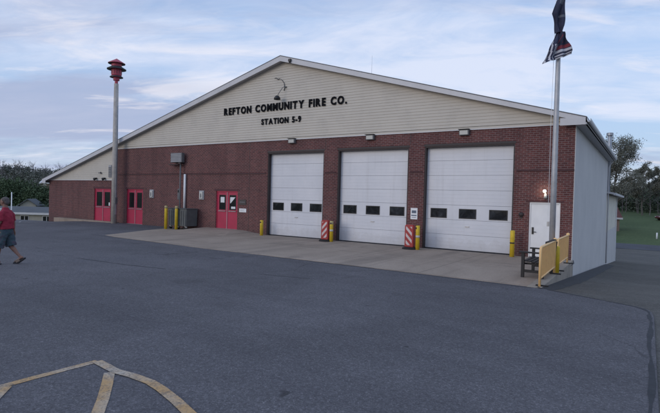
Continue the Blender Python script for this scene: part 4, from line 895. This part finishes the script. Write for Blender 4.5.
def limbs(mb, base, top, r0, rg, n=9, spread=0.5, twigs=0, tw_len=1.0, levels=2):
    base, top = Vector(base), Vector(top); H = (top - base).length; tips = []
    pts = [base.lerp(top, i / 6) + Vector((rg.uniform(-1, 1), rg.uniform(-1, 1), 0)) * 0.02 * H * (i > 0) for i in range(7)]
    mb.tube(pts, [r0 * (1 - 0.85 * i / 6) for i in range(7)], 7)
    for _ in range(n):
        t_ = rg.uniform(0.28, 0.95); o = base.lerp(top, t_); a = rg.uniform(0, 6.283); L = H * spread * (1.1 - 0.75 * t_) * rg.uniform(0.7, 1.1)
        d = Vector((math.cos(a), math.sin(a), rg.uniform(0.35, 1.0))).normalized(); p1 = o + d * L * 0.5; p2 = o + d * L + Vector((0, 0, L * 0.12)); r = r0 * (1 - 0.85 * t_) * 0.6
        mb.tube([o, p1, p2], [r, r * 0.6, r * 0.2], 5, False); tips += [p1, p2]
        for _ in range(twigs):
            s_ = rg.uniform(0.25, 1); o2 = o.lerp(p2, s_); d2 = (d + Vector((rg.uniform(-1, 1), rg.uniform(-1, 1), rg.uniform(-0.3, 1.0))) * 0.9).normalized(); L2 = tw_len * rg.uniform(0.4, 1.0)
            e = o2 + d2 * L2; m_ = o2.lerp(e, 0.5) + Vector((rg.uniform(-1, 1), rg.uniform(-1, 1), rg.uniform(-1, 1))) * 0.08 * L2
            mb.tube([o2, m_, e], [r0 * 0.09, r0 * 0.06, r0 * 0.02], 3, False); tips.append(e)
            if levels > 1:
                for _ in range(3):
                    e2 = m_ + (d2 + Vector((rg.uniform(-1, 1), rg.uniform(-1, 1), rg.uniform(-0.5, 1)))).normalized() * L2 * 0.5; mb.tube([m_, e2], [r0 * 0.05, r0 * 0.015], 3, False); tips.append(e2)
    return tips
def spring_tree(name, label, x, y, zg, top, rcrown, nleaf, seed, leafm='leaf_sparse', size=0.16, lean=(0, 0), group=None):
    rg = random.Random(seed); t = thing(name, label, 'tree', (x, y, zg), 0, group); H = top - zg
    mb = MB(); tips = limbs(mb, (0, 0, 0), (lean[0], lean[1], H * 0.97), 0.22 * H / 12, rg, 26, rcrown / H * 1.35, 6, H * 0.13)
    mb.obj('trunk', 'bark', t, fix=False)
    lf = MB(); per = max(3, nleaf // len(tips))
    for tp in tips:
        if rg.random() < 0.25: continue
        for _ in range(int(per * rg.uniform(0.3, 1.9))):
            p = tp + Vector((rg.gauss(0, 0.30), rg.gauss(0, 0.30), rg.gauss(0, 0.26))) * (H / 13)
            a = Vector((rg.uniform(-1, 1), rg.uniform(-1, 1), rg.uniform(-1, 1))).normalized(); b = a.orthogonal().normalized() * size * rg.uniform(0.3, 0.7); a = a * size * rg.uniform(0.5, 1.0)
            lf.v += [tuple(p - a), tuple(p + b), tuple(p + a), tuple(p - b)]; o = len(lf.v) - 4; lf.f.append((o, o + 1, o + 2, o + 3))
    lf.obj('crown', leafm, t, fix=False); return t
spring_tree('spring_tree', 'tall sparse spring tree rising beside the flue, tallest on the right', -4.3, 66, zside(66), 11.6, 3.4, 22000, 3, size=0.12, lean=(0.3, 0))
spring_tree('spring_tree', 'sparse spring tree in the middle of the row behind the field, right of the tallest', -1.0, 101, zside(101), 9.4, 4.8, 22000, 9, size=0.15)
spring_tree('spring_tree', 'low thin spring tree above the red car at the right edge', 2.9, 106, zside(106), 7.6, 4.2, 18000, 12, size=0.15)
spring_tree('spring_tree', 'broad spring tree half hidden behind the building end', -8.0, 72, zside(72), 10.0, 4.4, 14000, 21, size=0.12)
for i, (x, y, tp) in enumerate(((8, 104, 7.5), (16, 100, 8.5), (-15, 84, 9.5))):
    spring_tree('spring_tree', ['spring tree beyond the red car at the field edge', 'spring tree far right of the field', 'spring tree standing behind the station roof'][i], x, y, zside(y), tp, 3.8, 5000, 30 + i, size=0.15)

# thicket closing the field
rg = random.Random(5); mb = MB()
for i in range(110):
    x = -45 + 95 * (i / 109) + rg.uniform(-1, 1); y = rg.uniform(106, 130); zg = zside(y); hh = rg.uniform(4.0, 7.4)
    leaf_cloud(mb, (x, y, zg + hh * 0.45), (rg.uniform(2.2, 3.4), 2.0, hh * 0.52), 900, 0.22, rg, 0.6)
tag(mb.obj('thicket', 'leaf_mid', fix=False), 'grey-green thicket of brush closing off the far side of the field', 'thicket', kind='stuff')
mb = MB()
for i in range(60):
    x = -30 + 60 * (i / 59) + rg.uniform(-1, 1); y = rg.uniform(98, 112); zg = zside(y)
    limbs(mb, (x, y, zg - 0.2), (x + rg.uniform(-0.5, 0.5), y, zg + rg.uniform(4, 8.3)), 0.07, rg, 7, 0.35, 3, 0.9, 1)
tag(mb.obj('bare_brush', 'twig', fix=False), 'bare upright brush stems in front of the far thicket', 'brush', kind='stuff')

# left side: dark trees, wooded hill
def dense_tree(label, x, y, zg, top, r, seed, m='leaf_dark', n=14000, size=0.17):
    rg = random.Random(seed); t = thing('dark_tree', label, 'tree', (x, y, zg), 0, 'dark trees beyond the low building'); H = top - zg
    mb = MB(); limbs(mb, (0, 0, 0), (0, 0, H * 0.85), 0.25, rg, 10, 0.4, 0); mb.obj('trunk', 'bark', t, fix=False)
    lf = MB(); leaf_cloud(lf, (0, 0, H * 0.48), (r, r, H * 0.44), n, size, rg, 0.42, 90); lf.obj('crown', m, t, fix=False)
dts = [(-112, 18, 5.8, 5.5, 'broad dark evergreen at the far left edge behind the man'), (-104, 25.5, 4.9, 4.8, 'dark evergreen right of the broad one, above the small gabled house'),
       (-99, 29.5, 3.6, 4.0, 'dark evergreen above the slate roof of the low building'), (-97, 33.0, 2.2, 3.4, 'short dark evergreen at the left corner of the station'), (-118, 10, 7.6, 5.5, 'dark evergreen just outside the left of the picture')]
for i, (x, y, tp, r, lb) in enumerate(dts): dense_tree(lb, x, y, lerp(x, HZ), tp, r, 40 + i)
dense_tree('bright green bushy tree low between the slate roof and the station corner', -88, 27.5, -3.6, 1.6, 2.6, 60, 'leaf_mid', 3000, 0.24)
rg = random.Random(8); mb = MB(); tw = MB()
for i in range(520):
    x = rg.uniform(-260, -140); y = rg.uniform(25, 125) if rg.random() < 0.85 else rg.uniform(-30, 30); zg = lerp(x, HZ); hh = rg.uniform(6, 8) if (y > 62 and x > -235) else rg.uniform(2.4, 5.0)
    if x > -150 and 35 < y < 62: continue
    if i % 5: leaf_cloud(mb, (x, y, zg + hh * 0.45), (rg.uniform(2.8, 4.6), 3, hh * 0.45), 340, 0.28, rg, 0.5)
    else: limbs(tw, (x, y, zg), (x, y, zg + hh * 1.1), 0.22, rg, 14, 0.42, 5, 1.9, 1)
tag(mb.obj('hill_woods', 'leaf_far', fix=False), 'distant leafy woods covering the hill on the left', 'woods', kind='stuff')
tag(tw.obj('bare_hill_woods', 'twig', fix=False), 'distant bare grey trees along the hill crest on the left', 'woods', kind='stuff')

# ------------------------------------------------------------------ far buildings
def gable_house(name, label, cx, cy, zg, L, Wd, eave, ridge, rot, wm, rm, wins=3, over=0.35, group=None):
    t = thing(name, label, 'building', (cx, cy, zg), rot, group); hl, hw = L / 2, Wd / 2
    MB().prism_x([(-hw, 0), (hw, 0), (hw, eave), (0, ridge), (-hw, eave)], -hl, hl).obj('wall', wm, t)
    k = (ridge - eave) / hw
    for s in (1, -1):
        MB().prism_x([(0, ridge + 0.02), (s * (hw + over), eave - k * over + 0.02), (s * (hw + over), eave - k * over + 0.16), (0, ridge + 0.18)], -hl - over, hl + over).obj('roof', rm, t)
    MB().box(-hl - over, hl + over, -hw - over - 0.06, -hw - over, eave - k * over - 0.10, eave - k * over + 0.17).obj('fascia', 'trim', t)
    for i in range(wins):
        x = -hl + L * (i + 0.5) / wins
        w_o = MB().box(x - 0.55, x + 0.55, -hw - 0.03, -hw - 0.001, eave * 0.60, eave * 0.90).obj('window', 'trim', t)
        for q in (-1, 1): MB().box(x + q * 0.26 - 0.22, x + q * 0.26 + 0.22, -hw - 0.04, -hw - 0.031, eave * 0.63, eave * 0.87).obj('pane', 'glass', w_o)
    return t
ang = math.atan2(2.5, 3.8)
gable_house('low_building', 'long low building with slate roof and cream wall left of the station', -70.5, 14.5, -3.6, 17, 9, 2.60, 3.15, ang, 'cream_dull', 'lowroof', 6)
gable_house('white_house', 'small cream gabled house between the low roof and dark trees', -90.6, 23.6, -3.5, 3.2, 2.5, 2.9, 3.8, ang - 1.35, 'cream_dull', 'lowroof', 2)
gable_house('hill_house', 'white roofed house on the hillside among trees left of the station roof', -133.3, 48.6, -0.9, 3.6, 3.0, 4.9, 5.6, ang, 'brown', 'trim', 2)
gable_house('hill_house', 'second pale roofed house lower right of the hillside house', -126.5, 48.8, -1.6, 3.4, 3.0, 5.2, 5.9, ang + 0.3, 'trim_grey', 'trim', 2)
gable_house('brown_house', 'small brown house showing beyond the rear end of the station', -7.2, 72, -2.3, 5.5, 5.0, 2.4, 4.0, 0.35, 'brown', plain('red_roof', (0.14, 0.06, 0.055), 0.9), 2)
t = MB().lathe([(0.05, 0), (0.035, 3.2), (0, 3.2)], 10, (-43.75, -0.15, -1.4)).obj('white_post', 'white', smooth=True); tag(t, 'thin white post standing at the lot edge behind the man', 'post')
t = MB().lathe([(0.10, 0), (0.10, 1.0), (0.0, 1.05)], 10, (1.15, 64.3, -2.8)).obj('marker_post', 'white', smooth=True); tag(t, 'short white marker post in the grass at the right edge', 'marker post')

# overhead wire at the upper left
pts = []
for i in range(41):
    u = i / 40; p = Vector((-96, -9, 7.3)).lerp(Vector((-45, 24, 3.6)), u); p.z -= 4 * 0.5 * u * (1 - u); pts.append(tuple(p))
wr = MB().tube(pts, 0.035, 4).obj('power_line', 'black'); tag(wr, 'thin overhead power line crossing the sky at the left', 'power line')

# red car at the far right edge of the field
car = thing('parked_car', 'dark red car parked in the grass at the right edge', 'car', (3.35, 90.3, zside(90.3) + 0.05), math.atan2(0.547, 0.837))
MB().prism_y([(-2.2, 0.35), (-2.25, 0.62), (-2.05, 0.78), (-1.1, 0.9), (-0.5, 1.36), (0.9, 1.38), (1.6, 0.95), (2.15, 0.9), (2.22, 0.4), (1.9, 0.28), (-1.9, 0.28)], -0.85, 0.85).obj('body', 'carred', car, bevel=0.07)
for s in (-1, 1):
    MB().prism_y([(-0.95, 0.93), (-0.48, 1.29), (0.82, 1.31), (1.35, 0.96)], s * 0.856 - 0.003, s * 0.856 + 0.003).obj('side_window', 'glass', car)
    for x in (-1.4, 1.4):
        wh = MB().tube([(x, s * 0.78 - 0.1, 0.3), (x, s * 0.78 + 0.1, 0.3)], 0.31, 18).obj('wheel', 'tyre', car); MB().tube([(x, s * 0.89 - 0.01, 0.3), (x, s * 0.89 + 0.01, 0.3)], 0.18, 14).obj('rim', 'steel', wh)
MB().box(-2.28, -2.2, -0.7, -0.45, 0.58, 0.70).obj('headlight', 'lens', car); MB().box(-2.28, -2.2, 0.45, 0.7, 0.58, 0.70).obj('headlight', 'lens', car)
